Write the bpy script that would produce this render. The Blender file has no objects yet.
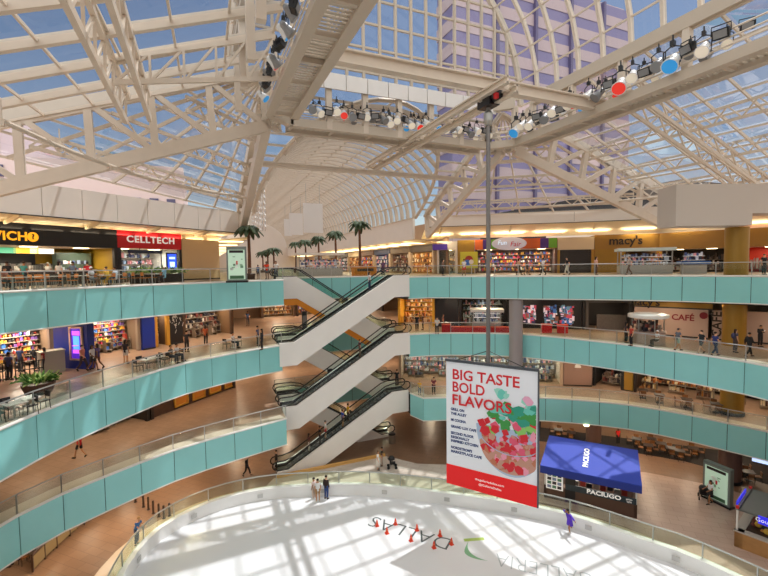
import bpy, math, random
from mathutils import Vector as V, Matrix
from mathutils.geometry import tessellate_polygon
random.seed(7)
SC = bpy.context.scene
COL = SC.collection
PI = math.pi
# ---------------------------------------------------------------- camera model
F = 427.0; YAW = math.radians(23.3); HZ = 265.7; SL = -0.0125; EYE = 1.15
_p = math.atan((288 - HZ) / F); _r = math.atan(-SL)
FW = V((math.sin(YAW) * math.cos(_p), math.cos(YAW) * math.cos(_p), -math.sin(_p)))
_r0 = V((math.cos(YAW), -math.sin(YAW), 0)); _u0 = _r0.cross(FW)
RT = math.cos(_r) * _r0 - math.sin(_r) * _u0
UP = math.sin(_r) * _r0 + math.cos(_r) * _u0
CAM = V((0, 0, EYE))
def ray(u, v): return FW * F + RT * (u - 384) - UP * (v - 288)
def on_z(u, v, z):
    d = ray(u, v); return CAM + d * ((z - EYE) / d.z)
def on_wall(u, v, a, b):
    d = ray(u, v); n = V((b[1] - a[1], a[0] - b[0], 0)); q = V((a[0], a[1], 0)) - CAM
    return CAM + d * (n.dot(q) / n.dot(d))
def on_y(u, v, y): return on_wall(u, v, (0, y), (1, y))
# levels of the atrium: top gallery, two lower galleries, rink floor
L3, L2, L1, G = 0.0, -5.6, -11.2, -16.8
# ---------------------------------------------------------------- materials
def lin(h):
    h = h.lstrip('#'); c = [int(h[i:i + 2], 16) / 255 for i in (0, 2, 4)]
    return tuple(x / 12.92 if x <= .04045 else ((x + .055) / 1.055) ** 2.4 for x in c) + (1,)
_M = {}
def mat(name, col, rough=.5, metal=0.0, emit=0.0, noise=0.0, nscale=6.0, spec=.5, bump=0.0):
    if name in _M: return _M[name]
    m = bpy.data.materials.new(name); m.use_nodes = True
    nt = m.node_tree; b = nt.nodes['Principled BSDF']
    c = lin(col) if isinstance(col, str) else tuple(col)
    b.inputs['Base Color'].default_value = c
    b.inputs['Roughness'].default_value = rough; b.inputs['Metallic'].default_value = metal
    b.inputs['Specular IOR Level'].default_value = spec
    if noise or bump:
        tc = nt.nodes.new('ShaderNodeTexCoord'); nz = nt.nodes.new('ShaderNodeTexNoise')
        nz.inputs['Scale'].default_value = nscale; nz.inputs['Detail'].default_value = 4
        nt.links.new(tc.outputs['Object'], nz.inputs['Vector'])
        if noise:
            mx = nt.nodes.new('ShaderNodeMixRGB'); mx.blend_type = 'MULTIPLY'
            rp = nt.nodes.new('ShaderNodeValToRGB')
            rp.color_ramp.elements[0].position = .3; rp.color_ramp.elements[1].position = .7
            rp.color_ramp.elements[0].color = (1 - noise,) * 3 + (1,); rp.color_ramp.elements[1].color = (1, 1, 1, 1)
            mx.inputs[0].default_value = 1; mx.inputs[1].default_value = c
            nt.links.new(nz.outputs['Fac'], rp.inputs[0]); nt.links.new(rp.outputs[0], mx.inputs[2])
            nt.links.new(mx.outputs[0], b.inputs['Base Color'])
        if bump:
            bp = nt.nodes.new('ShaderNodeBump'); bp.inputs['Strength'].default_value = bump
            nt.links.new(nz.outputs['Fac'], bp.inputs['Height']); nt.links.new(bp.outputs[0], b.inputs['Normal'])
    if emit:
        b.inputs['Emission Color'].default_value = c; b.inputs['Emission Strength'].default_value = emit
    _M[name] = m; return m
def glass(name, tint, refl=.08, rough=.02):
    if name in _M: return _M[name]
    m = bpy.data.materials.new(name); m.use_nodes = True; nt = m.node_tree; nt.nodes.clear()
    o = nt.nodes.new('ShaderNodeOutputMaterial'); mx = nt.nodes.new('ShaderNodeMixShader')
    t = nt.nodes.new('ShaderNodeBsdfTransparent'); g = nt.nodes.new('ShaderNodeBsdfGlossy')
    t.inputs[0].default_value = lin(tint); g.inputs['Roughness'].default_value = rough
    lw = nt.nodes.new('ShaderNodeLayerWeight'); lw.inputs[0].default_value = .25
    mr = nt.nodes.new('ShaderNodeMapRange')
    mr.inputs[3].default_value = refl * .5; mr.inputs[4].default_value = refl * 5
    nt.links.new(lw.outputs['Fresnel'], mr.inputs[0]); nt.links.new(mr.outputs[0], mx.inputs[0])
    nt.links.new(t.outputs[0], mx.inputs[1]); nt.links.new(g.outputs[0], mx.inputs[2]); nt.links.new(mx.outputs[0], o.inputs[0])
    _M[name] = m; return m
def tile(name, c1, c2, grout, scale=1.0, rough=.35, rot=.78, bw=.6, rh=.6):
    if name in _M: return _M[name]
    m = mat(name, c1, rough); nt = m.node_tree; b = nt.nodes['Principled BSDF']
    tc = nt.nodes.new('ShaderNodeTexCoord'); mp = nt.nodes.new('ShaderNodeMapping'); mp.inputs['Rotation'].default_value[2] = rot
    br = nt.nodes.new('ShaderNodeTexBrick'); br.inputs['Scale'].default_value = scale
    br.inputs['Color1'].default_value = lin(c1); br.inputs['Color2'].default_value = lin(c2); br.inputs['Mortar'].default_value = lin(grout)
    br.inputs['Mortar Size'].default_value = .012; br.inputs['Brick Width'].default_value = bw; br.inputs['Row Height'].default_value = rh
    nz = nt.nodes.new('ShaderNodeTexNoise'); nz.inputs['Scale'].default_value = .35
    mx = nt.nodes.new('ShaderNodeMixRGB'); mx.blend_type = 'MULTIPLY'; mx.inputs[0].default_value = .35
    nt.links.new(tc.outputs['Object'], mp.inputs[0]); nt.links.new(mp.outputs[0], br.inputs[0]); nt.links.new(tc.outputs['Object'], nz.inputs['Vector'])
    nt.links.new(br.outputs[0], mx.inputs[1]); nt.links.new(nz.outputs['Fac'], mx.inputs[2]); nt.links.new(mx.outputs[0], b.inputs['Base Color'])
    return m
STEEL = mat('cream_steel_paint', '#ddcfbd', .45, noise=.06, nscale=1.5)
STEELD = mat('cream_grey_steel_paint', '#c9bcaa', .5)
WHITE = mat('white_plaster', '#f2eae0', .7, noise=.04, nscale=.6)
CEIL = mat('ceiling_plaster', '#d9cdbd', .8)
CLAD = mat('white_escalator_cladding', '#f4f0ea', .4, noise=.04, nscale=.8)
TEAL = mat('teal_backpainted_glass', '#94d8d6', .22, noise=.05, nscale=.5)
ALU = mat('brushed_aluminium', '#aeb0ac', .35, .7)
DARK = mat('black_metal', '#1b1b1d', .45)
RUBBER = mat('black_handrail_rubber', '#121214', .5)
GLASSR = glass('guardrail_glass', '#f3f9f6', .05)
GLASSK = glass('roof_glass', '#e4e7ec', .06)
GLASSV = glass('vault_glass', '#e4e7ec', .05)
GOLD = mat('gold_panel', '#a07a2c', .4, .25, noise=.15, nscale=.8)
TILE3 = tile('gallery_tile', '#b09078', '#a5866e', '#8a6f5a', 1.0)
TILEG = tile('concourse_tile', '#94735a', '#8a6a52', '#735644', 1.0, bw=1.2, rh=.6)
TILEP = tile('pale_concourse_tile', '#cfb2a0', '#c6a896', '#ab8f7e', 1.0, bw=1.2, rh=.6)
ICE = mat('rink_ice', '#e2e3e4', .3, noise=.05, nscale=.25)
WOOD = mat('warm_wood', '#8a5a32', .45, noise=.25, nscale=5)
ORANGE = mat('orange_plywood', '#c9792e', .45)
BLACKP = mat('black_panel', '#17161a', .4)
GREYP = mat('grey_panel', '#77706c', .5)
BROWN = mat('dark_brown_panel', '#4a3226', .5, noise=.2, nscale=3)
BEIGE = mat('beige_wall_paint', '#d9b98a', .6)
PALEP = mat('pale_pink_hoarding', '#b39a8c', .6)
NAVY = mat('navy_panel', '#1b2f8a', .3)
LEAF = mat('plant_leaf', '#4f8a35', .5, noise=.4, nscale=4)
PALMG = mat('palm_frond', '#3c4f2a', .6, noise=.3, nscale=3)
TRUNK = mat('palm_trunk', '#7b5238', .8, noise=.4, nscale=9)
REDP = mat('red_panel', '#cf1c24', .45)
LAMPW = mat('warm_lamp_glow', '#ffe3b0', .5, emit=6.0)
# ---------------------------------------------------------------- mesh builder
class MB:
    def __init__(s): s.v = []; s.f = []; s.m = []; s.T = None
    def add(s, vs, fs, m=0):
        n = len(s.v)
        s.v += [(s.T @ V(p)) if s.T else V(p) for p in vs]
        s.f += [[i + n for i in f] for f in fs]; s.m += [m] * len(fs); return s
    def box(s, c, d, m=0, rz=0.0, rx=0.0):
        x, y, z = d[0] / 2, d[1] / 2, d[2] / 2
        R = Matrix.Rotation(rz, 3, 'Z') @ Matrix.Rotation(rx, 3, 'X'); c = V(c)
        vs = [c + R @ V(p) for p in [(-x, -y, -z), (x, -y, -z), (x, y, -z), (-x, y, -z), (-x, -y, z), (x, -y, z), (x, y, z), (-x, y, z)]]
        return s.add(vs, [[0, 3, 2, 1], [4, 5, 6, 7], [0, 1, 5, 4], [1, 2, 6, 5], [2, 3, 7, 6], [3, 0, 4, 7]], m)
    def bar(s, p, q, w, h, m=0, up=(0, 0, 1)):
        p, q = V(p), V(q); d = (q - p).normalized(); a = d.cross(V(up))
        if a.length < 1e-4: a = d.cross(V((0, 1, 0)))
        a.normalize(); b = a.cross(d).normalized(); a *= w / 2; b *= h / 2
        vs = [p - a - b, p + a - b, p + a + b, p - a + b, q - a - b, q + a - b, q + a + b, q - a + b]
        return s.add(vs, [[0, 1, 2, 3], [7, 6, 5, 4], [4, 5, 1, 0], [5, 6, 2, 1], [6, 7, 3, 2], [7, 4, 0, 3]], m)
    def tube(s, pts, r, n=6, m=0):
        pts = [V(p) for p in pts]; R = r if isinstance(r, (list, tuple)) else [r] * len(pts)
        ring = []; a = None
        for i, p in enumerate(pts):
            d = (pts[min(i + 1, len(pts) - 1)] - pts[max(i - 1, 0)]).normalized()
            if a is None: a = d.cross(V((0, 0, 1)))
            else: a = a - d * a.dot(d)
            if a.length < 1e-4: a = d.cross(V((0, 1, 0)))
            a.normalize(); b = d.cross(a)
            ring.append([p + (a * math.cos(t * 2 * PI / n) + b * math.sin(t * 2 * PI / n)) * R[i] for t in range(n)])
        fs = []
        for i in range(len(pts) - 1):
            for t in range(n): fs.append([i * n + t, i * n + (t + 1) % n, (i + 1) * n + (t + 1) % n, (i + 1) * n + t])
        fs += [list(range(n))[::-1], [(len(pts) - 1) * n + t for t in range(n)]]
        return s.add([p for r_ in ring for p in r_], fs, m)
    def lathe(s, prof, c=(0, 0, 0), n=16, m=0):
        c = V(c); vs = []; fs = []
        for r, z in prof: vs += [c + V((r * math.cos(2 * PI * t / n), r * math.sin(2 * PI * t / n), z)) for t in range(n)]
        for i in range(len(prof) - 1):
            for t in range(n): fs.append([i * n + t, i * n + (t + 1) % n, (i + 1) * n + (t + 1) % n, (i + 1) * n + t])
        fs += [list(range(n))[::-1], [(len(prof) - 1) * n + t for t in range(n)]]
        return s.add(vs, fs, m)
    def ball(s, c, r, n=8, m=0):
        r = r if isinstance(r, (tuple, list)) else (r, r, r); c = V(c); k = max(4, n // 2 + 1); vs = [c + V((0, 0, -r[2]))]; fs = []
        for i in range(1, k):
            a = -PI / 2 + PI * i / k
            vs += [c + V((r[0] * math.cos(a) * math.cos(2 * PI * t / n), r[1] * math.cos(a) * math.sin(2 * PI * t / n), r[2] * math.sin(a))) for t in range(n)]
        vs.append(c + V((0, 0, r[2])))
        for t in range(n):
            fs.append([0, 1 + (t + 1) % n, 1 + t]); fs.append([len(vs) - 1, 1 + (k - 2) * n + t, 1 + (k - 2) * n + (t + 1) % n])
        for i in range(k - 2):
            for t in range(n): fs.append([1 + i * n + t, 1 + i * n + (t + 1) % n, 1 + (i + 1) * n + (t + 1) % n, 1 + (i + 1) * n + t])
        return s.add(vs, fs, m)
    def prism(s, poly, z0, z1, mt=0, ms=0, mb=0):
        n = len(poly); tri = tessellate_polygon([[V((p[0], p[1], 0)) for p in poly]])
        ar = sum(poly[i][0] * poly[(i + 1) % n][1] - poly[(i + 1) % n][0] * poly[i][1] for i in range(n))
        k = len(s.v)
        s.v += [V((p[0], p[1], z0)) for p in poly] + [V((p[0], p[1], z1)) for p in poly]
        for t in tri:
            a, b, c = [V(poly[i][:2] + (0,) if isinstance(poly[i], tuple) else (poly[i][0], poly[i][1], 0)) for i in t]
            t = list(t) if (b - a).cross(c - a).z > 0 else list(t)[::-1]
            s.f.append([k + n + i for i in t]); s.m.append(mt)
            s.f.append([k + i for i in t[::-1]]); s.m.append(mb)
        for i in range(n):
            j = (i + 1) % n
            q = [k + i, k + j, k + n + j, k + n + i]
            s.f.append(q if ar > 0 else q[::-1]); s.m.append(ms)
        return s
    def build(s, name, mats, parent=None, world=False, loc=None, smooth=False):
        me = bpy.data.meshes.new(name); off = V((0, 0, 0))
        if world and parent is not None:
            q = parent
            while q is not None: off += V(q.location); q = q.parent
        if loc is not None: off = V(loc)
        me.from_pydata([tuple(p - off) for p in s.v], [], s.f)
        for m in (mats if isinstance(mats, (list, tuple)) else [mats]): me.materials.append(m)
        me.polygons.foreach_set('material_index', s.m)
        if smooth: me.polygons.foreach_set('use_smooth', [True] * len(s.f))
        me.update()
        o = bpy.data.objects.new(name, me); COL.objects.link(o)
        if parent is not None: o.parent = parent
        elif loc is not None: o.location = loc
        return o
LABELS = set()
def tag(o, label=None, cat=None, group=None, kind=None):
    if label:
        if label in LABELS and not group: print('DUPLICATE LABEL', label)
        LABELS.add(label); o['label'] = label
    if cat: o['category'] = cat
    if group: o['group'] = group
    elif 'group' in o and label: del o['group']
    if kind: o['kind'] = kind
    return o
def thing(name, label, cat, loc=(0, 0, 0), rz=0.0, group=None):
    o = bpy.data.objects.new(name, None); COL.objects.link(o); o.empty_display_size = .2
    o.location = loc; o.rotation_euler = (0, 0, rz); return tag(o, label, cat, group)
def struct(o, label=None):
    o['kind'] = 'structure'
    if label: o['label'] = label
    return o
KIDS = {}
def copy_tree(o, parent=None):
    c = o.copy(); COL.objects.link(c); c.parent = parent
    for ch in o.children: copy_tree(ch, c)
    return c
def dup(o, loc, rz, label, group=None, scale=1.0):
    c = copy_tree(o); c.location = loc; c.rotation_euler = (0, 0, rz); c.scale = (scale,) * 3
    return tag(c, label, None, group)
def text(name, s, size, m, parent, loc, rot=(0, 0, 0), ext=.01, align='CENTER', sx=1.0, spacing=1.0, shear=0.0, bold=0.0):
    cu = bpy.data.curves.new(name, 'FONT'); cu.body = s; cu.size = size; cu.extrude = ext; cu.align_x = align; cu.align_y = 'CENTER'
    cu.space_character = spacing; cu.shear = shear; cu.offset = bold; cu.resolution_u = 3
    t = bpy.data.objects.new('tmp', cu); COL.objects.link(t); bpy.context.view_layer.update()
    me = bpy.data.meshes.new_from_object(t.evaluated_get(bpy.context.evaluated_depsgraph_get())); me.name = name
    bpy.data.objects.remove(t); bpy.data.curves.remove(cu)
    me.materials.clear(); me.materials.append(m)
    o = bpy.data.objects.new(name, me); COL.objects.link(o)
    o.parent = parent; o.location = loc; o.rotation_euler = rot; o.scale = (sx, 1, 1); return o
def lamp(kind, loc, power, color=(1, .85, .65), size=.3, rot=(0, 0, 0), sy=None, spot=None):
    l = bpy.data.lights.new('lamp_light', kind); l.energy = power; l.color = color
    if kind == 'AREA':
        l.size = size
        if sy: l.shape = 'RECTANGLE'; l.size_y = sy
    elif kind in ('POINT', 'SPOT'): l.shadow_soft_size = size
    if spot: l.spot_size = spot; l.spot_blend = .6
    o = bpy.data.objects.new('lamp_light', l); COL.objects.link(o); o.location = loc; o.rotation_euler = rot; return o
def resample(pts, step):
    pts = [V((p[0], p[1], 0)) for p in pts]
    # Catmull-Rom smoothing then even spacing
    P = [pts[0] * 2 - pts[1]] + pts + [pts[-1] * 2 - pts[-2]]; d = []
    for i in range(1, len(P) - 2):
        for k in range(12):
            t = k / 12; a, b, c, e = P[i - 1:i + 3]
            d.append(.5 * ((2 * b) + (c - a) * t + (2 * a - 5 * b + 4 * c - e) * t * t + (3 * b - a - 3 * c + e) * t ** 3))
    d.append(P[-2])
    L = [0]
    for i in range(1, len(d)): L.append(L[-1] + (d[i] - d[i - 1]).length)
    n = max(2, round(L[-1] / step)); out = []; j = 0
    for i in range(n + 1):
        s = L[-1] * i / n
        while j < len(L) - 2 and L[j + 1] < s: j += 1
        t = (s - L[j]) / max(1e-6, L[j + 1] - L[j]); out.append(d[j].lerp(d[j + 1], t))
    return out
# ================================================================ SETTING: slabs, floors, walls
A_L = [(-13, 8), (-12.7, 16), (-11.4, 24), (-9.7, 28.4), (-8.3, 29.9), (-5.9, 32), (-3.3, 33.7), (-.2, 35.2), (3.2, 36.7), (6.7, 37.8)]
B_L = [(-9.6, 8), (-9.2, 16), (-8.2, 22.2), (-7.3, 24.6), (-5.8, 27.3), (-4.2, 29.6), (-1.9, 32.5), (.6, 34.3), (3.4, 35.9), (6.3, 37)]
C_L = [(-13.5, 8), (-12.6, 16), (-10.6, 23), (-9.3, 25.8), (-7.6, 27.9), (-5.2, 29.7), (-2.5, 31.5), (.5, 32.8), (3.2, 33.7), (6.1, 34.6)]
A_R = [(18.5, 37), (21.2, 36.8), (24.4, 33.9), (27.0, 31.3), (31.8, 27.3), (35.3, 23.7), (37.4, 20), (38.6, 17.4), (39.6, 8)]
B_R = [(18.5, 37), (21.5, 36.4), (24.8, 34.7), (27.9, 32.5), (29.7, 29.6), (31.0, 26.7), (32.2, 23.6), (32.9, 20.2), (33.4, 17), (33.2, 14.6), (32.4, 8)]
C_R = [(18.3, 36.4), (18.7, 34.5), (23.5, 32.6), (28.4, 30), (33.3, 25.8), (35.8, 21.6), (36.8, 18.4), (37.4, 16.6), (38.2, 8)]
LEVELS = {'A': (L3, A_L, A_R, 2.21, 130), 'B': (L2, B_L, B_R, 2.21, 60), 'C': (L1, C_L, C_R, 2.15, 60)}
def inset(pts, d):
    out = []
    for i, p in enumerate(pts):
        t = (pts[min(i + 1, len(pts) - 1)] - pts[max(i - 1, 0)]).normalized()
        out.append(p + V((-t.y, t.x, 0)) * d)
    return out
EDGE = {}
for k, (z, le, ri, bh, yb) in LEVELS.items():
    if k == 'C': riS = [V((18.3, 36.4, 0)), V((18.7, 34.5, 0))] + resample(ri[1:], 2.2)[1:]
    else: riS = resample(ri, 2.2)
    leS = resample(le, 2.15)
    EDGE[k] = (leS, riS)
    a, b = inset(leS, .12), inset(riS, .12)
    yk = 43.0
    poly = [(p.x, p.y) for p in a] + [(6.5, yk), (18.7, yk)] + [(p.x, p.y) for p in b] + [(60, 8), (60, yb), (-40, yb), (-40, 8)]
    m = MB(); m.prism(poly, z - bh + .03, z, 0, 2, 1)
    struct(m.build('floor', [TILE3, CEIL, DARK]), 'tiled gallery floor slab of the atrium')
    m = MB(); m.box((10, -5, z - 1.1), (100, 8, 2.2)); struct(m.build('floor', [TILE3]))
    for cur in (leS, riS):  # walkway edge coloured pale to stand in for sunlight by the rail
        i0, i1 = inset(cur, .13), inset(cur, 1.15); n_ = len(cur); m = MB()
        m.add([(p.x, p.y, z + .006) for p in i0] + [(p.x, p.y, z + .006) for p in i1], [[i, n_ + i, n_ + i + 1, i + 1][::-1] for i in range(n_ - 1)]); struct(m.build('sunlit_strip_1', mat('painted_sunlit_edge', '#d6c3b0', .4)), 'gallery edge floor coloured pale as if sunlit')
gm = MB(); gm.box((10, 30, G - .25), (110, 80, .5)); struct(gm.build('floor', TILEG), 'brown tiled concourse floor around the ice rink')
gp = MB()
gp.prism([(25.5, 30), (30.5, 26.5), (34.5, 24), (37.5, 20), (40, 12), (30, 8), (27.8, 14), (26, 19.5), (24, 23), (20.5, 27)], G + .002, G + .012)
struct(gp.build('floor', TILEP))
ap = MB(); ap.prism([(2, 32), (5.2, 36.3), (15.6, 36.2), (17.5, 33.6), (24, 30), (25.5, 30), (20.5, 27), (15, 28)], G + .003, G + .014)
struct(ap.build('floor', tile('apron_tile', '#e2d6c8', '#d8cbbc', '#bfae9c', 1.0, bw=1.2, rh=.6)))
for nm, x0, x1, y0, y1 in (('wall_left', -41, -40, -10, 62), ('wall_right', 60, 61, -10, 62), ('wall_near', -40, 60, -10, -9)):
    m = MB(); m.box(((x0 + x1) / 2, (y0 + y1) / 2, (G + 7) / 2), (x1 - x0, y1 - y0, 7 - G)); struct(m.build(nm, WHITE))
m = MB()
for z in (G, L1, L2): m.box((10, 60.2, z + 1.7), (100, .4, 3.4))
struct(m.build('wall_far', mat('warm_back_wall', '#a98b70', .6)))
# ================================================================ BALUSTRADES
NOSE = mat('white_slab_nosing', '#e8e4dc', .4)
def balustrade(label, pts, z, bh, rail=True, glass_m=GLASSR, top=.0):
    root = thing('glass_balustrade', label, 'balustrade', (pts[0].x, pts[0].y, z))
    h0 = z - bh; rl = [V((p.x, p.y, z + 1.07)) for p in inset(pts, .08)]
    n = len(pts) - 1
    for i in range(n):
        p, q = pts[i], pts[i + 1]; d = (q - p).normalized(); g = .022
        m = MB(); m.bar((p + d * g) + V((0, 0, (h0 + z + top) / 2)), (q - d * g) + V((0, 0, (h0 + z + top) / 2)), .05, bh + top - .06)
        m.build('fascia_panel', TEAL, root, True)
        if rail:
            a, b = rl[i], rl[i + 1]; m = MB()
            m.bar(a + d * .05 + V((0, 0, -.56)), b - d * .05 + V((0, 0, -.56)), .015, .92); m.build('glass_panel', glass_m, root, True)
    for nm_, zz, ww in (('lower_trim', h0 + .02, .1), ('nosing', z + top + .015, .16)):
        m = MB(); m.tube([p + V((0, 0, zz)) for p in pts], ww / 2, 6); m.build(nm_, NOSE, root, True)
    if rail:
        for p in rl:
            m = MB(); m.box((p.x, p.y, z + .54), (.06, .06, 1.06)); m.build('post', ALU, root, True)
        m = MB(); m.tube(rl, .035, 8); m.build('handrail', ALU, root, True)
    return root
NM = {'A': 'top gallery', 'B': 'middle gallery', 'C': 'lowest gallery'}
for k, (z, le, ri, bh, yb) in LEVELS.items():
    a, b = EDGE[k]
    balustrade('teal panelled glass balustrade of the %s, left of the escalators' % NM[k], a, z, bh)
    balustrade('teal panelled glass balustrade of the %s, right of the escalators' % NM[k], b, z, 2.1 if k == 'A' else bh)
    bk = [V((6.5 + i * 12.2 / 6, 43.0, 0)) for i in range(7)]
    balustrade('teal panelled glass balustrade behind the escalators, on the %s' % NM[k], bk[::1], z, bh)
    # return ends beside the escalator landings
    for sx, lab in ((0, 'left'), (1, 'right')):
        e = a[-1] if sx == 0 else b[0]
        y0 = 39.3
        if k != 'A' or sx == 0:
            pass
# ================================================================ SHOPS
PAL_MIX = ['#d8436a', '#f0c24a', '#3b6fc4', '#e8e4da', '#a33a2c', '#6b4a8e', '#e88a3a', '#2e2a2c']
PAL_WARM = ['#c98d4a', '#e0b878', '#7a4a2c', '#efe0c0', '#5a3a2a', '#b8692e']
PAL_DARK = ['#3a3438', '#6d5a50', '#9a8a80', '#2a2630', '#c8beb4', '#7a3a34']
PAL_COOL = ['#d8dce4', '#8a9ab8', '#4a5a8a', '#e8a0a8', '#b8c4d0', '#383a48']
def pal_mats(p, tagn): return [mat('goods_%s_%d' % (tagn, i), c, .5) for i, c in enumerate(p)]
P_MIX, P_WARM, P_DARK, P_COOL = pal_mats(PAL_MIX, 'bright'), pal_mats(PAL_WARM, 'warm'), pal_mats(PAL_DARK, 'dark'), pal_mats(PAL_COOL, 'cool')
def goods(m, x0, x1, y, z, n, hmin=.12, hmax=.4, k=6, dep=.25):
    x = x0
    while x < x1 - .06:
        w = random.uniform(.09, .24); h = random.uniform(hmin, hmax)
        if x + w > x1: break
        c = random.randrange(k)
        if random.random() < .3: m.ball((x + w / 2, y, z + h / 2), (w / 2, dep / 2, h / 2), 6, c)
        else: m.box((x + w / 2, y, z + h / 2), (w * .92, dep, h), c)
        x += w + random.uniform(.0, .06)
def shop(label, z, a, b, u0, u1, H, band='#222222', bandh=.9, back='#8a7a68', pal=None, power=120, pier='#3a3230', dep=4.0, glassf=False,
         lamp_c=(1, .88, .7), shelves=4, racks=2, cat='shop front', name='shop_front', floorc=None, v=262):
    p, q = on_wall(u0, v, a, b), on_wall(u1, v, a, b)
    d = V((q.x - p.x, q.y - p.y, 0)); w = d.length; rz = math.atan2(d.y, d.x); c = (p + q) / 2
    r = thing(name, label, cat, (c.x, c.y, z), rz)
    m = MB(); m.box((0, .12, H - bandh / 2), (w, .24, bandh)); r_sign = m.build('sign_band', mat('band_' + band, band, .45), r)
    for s in (-1, 1):
        m = MB(); m.box((s * (w / 2 - .13), .15, (H - bandh) / 2), (.26, .3, H - bandh)); m.build('pier', mat('pier_' + pier, pier, .45), r)
        m = MB(); m.box((s * (w / 2 - .05), dep / 2 + .3, H / 2), (.1, dep, H)); m.build('side_wall', mat('shopwall_' + back, back, .6), r)
    m = MB(); m.box((0, dep + .35, H / 2), (w, .1, H)); m.build('back_wall', mat('shopwall_' + back, back, .6), r)
    m = MB(); m.box((0, dep / 2 + .3, H - bandh + .05), (w, dep, .08)); m.build('shop_ceiling', CEIL, r)
    if pal:
        g = MB()
        for i in range(shelves):
            zz = .35 + i * (H - bandh - .5) / shelves
            m = MB(); m.box((0, dep - .05, zz), (w - .5, .55, .05)); m.build('shelf', mat('shop_shelf', '#8f8070', .5), r)
            goods(g, -w / 2 + .3, w / 2 - .3, dep - .1, zz + .03, 0, .14, (H - bandh - .5) / shelves * .82, len(pal), .35)
        for i in range(racks):
            x = -w / 2 + w * (i + .5) / racks; ww = min(1.7, w / racks * .6)
            m = MB()
            for zz in (.25, .85): m.box((x, 1.5 + .5 * (i % 2), zz), (ww, .6, .06))
            for sx in (-1, 1):
                m.box((x + sx * (ww / 2 - .03), 1.5 + .5 * (i % 2), .5), (.05, .5, 1.0))
            m.build('display_rack', mat('shop_shelf', '#8f8070', .5), r)
            for zz in (.28, .88): goods(g, x - ww / 2 + .05, x + ww / 2 - .05, 1.5 + .5 * (i % 2), zz, 0, .15, .5, len(pal), .45)
        o = g.build('merchandise', pal, r); o['kind'] = 'stuff'
    if glassf:
        m = MB(); m.box((0, .2, (H - bandh) / 2), (w - .5, .02, H - bandh - .05)); m.build('glass_front', GLASSR, r)
        m = MB()
        nn = max(2, int(w / 1.6))
        for i in range(1, nn): m.box((-w / 2 + w * i / nn, .2, (H - bandh) / 2), (.05, .06, H - bandh))
        m.build('window_frame', mat('pier_' + pier, pier, .45), r)
    # recessed ceiling lamps inside the shop
    nl = max(1, round(w / 3.5))
    M = Matrix.Rotation(rz, 3, 'Z')
    for i in range(nl):
        x = -w / 2 + w * (i + .5) / nl
        m = MB(); m.box((x, min(1.8, dep * .5), H - bandh - .01), (.9, .5, .05)); m.build('ceiling_light', LAMPW, r)
        L = V((c.x, c.y, z)) + M @ V((x, min(1.8, dep * .5), H - bandh - .12))
        lamp('AREA', L, power * .36, lamp_c, 1.2, (0, 0, rz), .8)
    r['w'] = w; r['sign'] = r_sign.name
    return r, w, r_sign
def hoard(label, z, a, b, u0, u1, H, m_, thick=.2, z0=0.0, cat='hoarding', name='wall_panel', v=262, off=0.0):
    p, q = on_wall(u0, v, a, b), on_wall(u1, v, a, b)
    d = V((q.x - p.x, q.y - p.y, 0)); w = d.length; rz = math.atan2(d.y, d.x); c = (p + q) / 2
    r = thing(name, label, cat, (c.x, c.y, z), rz)
    m = MB(); m.box((0, thick / 2 + off, z0 + (H - z0) / 2), (w, thick, H - z0)); m.build('panel', m_, r)
    m = MB(); m.box((0, off - .01, z0 + .06), (w, .03, .12)); m.build('skirting', DARK, r)
    return r, w
UPR = (PI / 2, 0, 0)
WHT = mat('white_lettering', '#f4f2ee', .4, emit=.25)
AMB = mat('amber_lettering', '#f2a51e', .4, emit=.8)
INK = mat('dark_lettering', '#2a1c12', .5)
# ---- top gallery, left: shops on the 45 degree wall
W3L = ((-12.6, 35.1), (2.2, 48.0))
r, w, sg = shop('black-fronted sandwich restaurant with amber letters and yellow back wall', L3, *W3L, -60, 118, 4.35, '#1a1614', 1.5, '#9a7a1c', None, 200, '#2a2220', 4.5, shelves=0, racks=0)
Mi = Matrix.Rotation(-r.rotation_euler.z, 3, 'Z')
xl = lambda u, v: (Mi @ (on_wall(u, v, *W3L) - V(r.location)))
q = xl(27.5, 237); text('lettering', 'SANDWICH', .82, AMB, sg, (q.x, -.03, q.z), UPR, .02, 'RIGHT', bold=.02, spacing=1.05)
q2 = xl(32.6, 237)
m = MB(); m.T = Matrix.Translation((q2.x, -.02, q2.z)) @ Matrix.Rotation(PI / 2, 4, 'X'); m.lathe([(.33, 0), (.33, .04)], n=28); m.build('round_emblem', AMB, sg)
text('lettering', '?', .5, mat('black_lettering', '#15110f', .5), sg, (q2.x, -.075, q2.z), UPR, .01, bold=.02)
for i, (u, cc) in enumerate(((14, '#3e8f6a'), (50, '#d9a83a'), (66, '#e8e0cc'))):
    q = xl(u, 247.5); m = MB(); m.box((q.x, 3.2, 2.6), (3.0 if i == 0 else 1.6, .06, .4)); m.build('menu_board', mat('menu_%d' % i, cc, .4, emit=1.2), r)
m = MB(); m.box((w / 2 - 6.2, 4.7, 1.55), (5.2, .1, 1.9)); m.build('kitchen_opening', BLACKP, r)
m = MB(); m.box((w / 2 - 1.7, 3.2, 1.3), (2.6, .6, 2.4)); f_ = m.build('drinks_fridge', mat('fridge_green_grey', '#4a5a50', .3), r)
m = MB(); goods(m, w / 2 - 2.9, w / 2 - .5, 2.88, .4, 0, .2, .4, 6, .06); goods(m, w / 2 - 2.9, w / 2 - .5, 2.88, 1.0, 0, .2, .4, 6, .06); goods(m, w / 2 - 2.9, w / 2 - .5, 2.88, 1.6, 0, .2, .4, 6, .06); m.build('merchandise', P_COOL, f_)['kind'] = 'stuff'
m = MB(); m.box((0, 2.6, .55), (w - .8, .7, 1.1)); m.build('service_counter', mat('counter_dark', '#3a2c28', .4), r)
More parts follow.
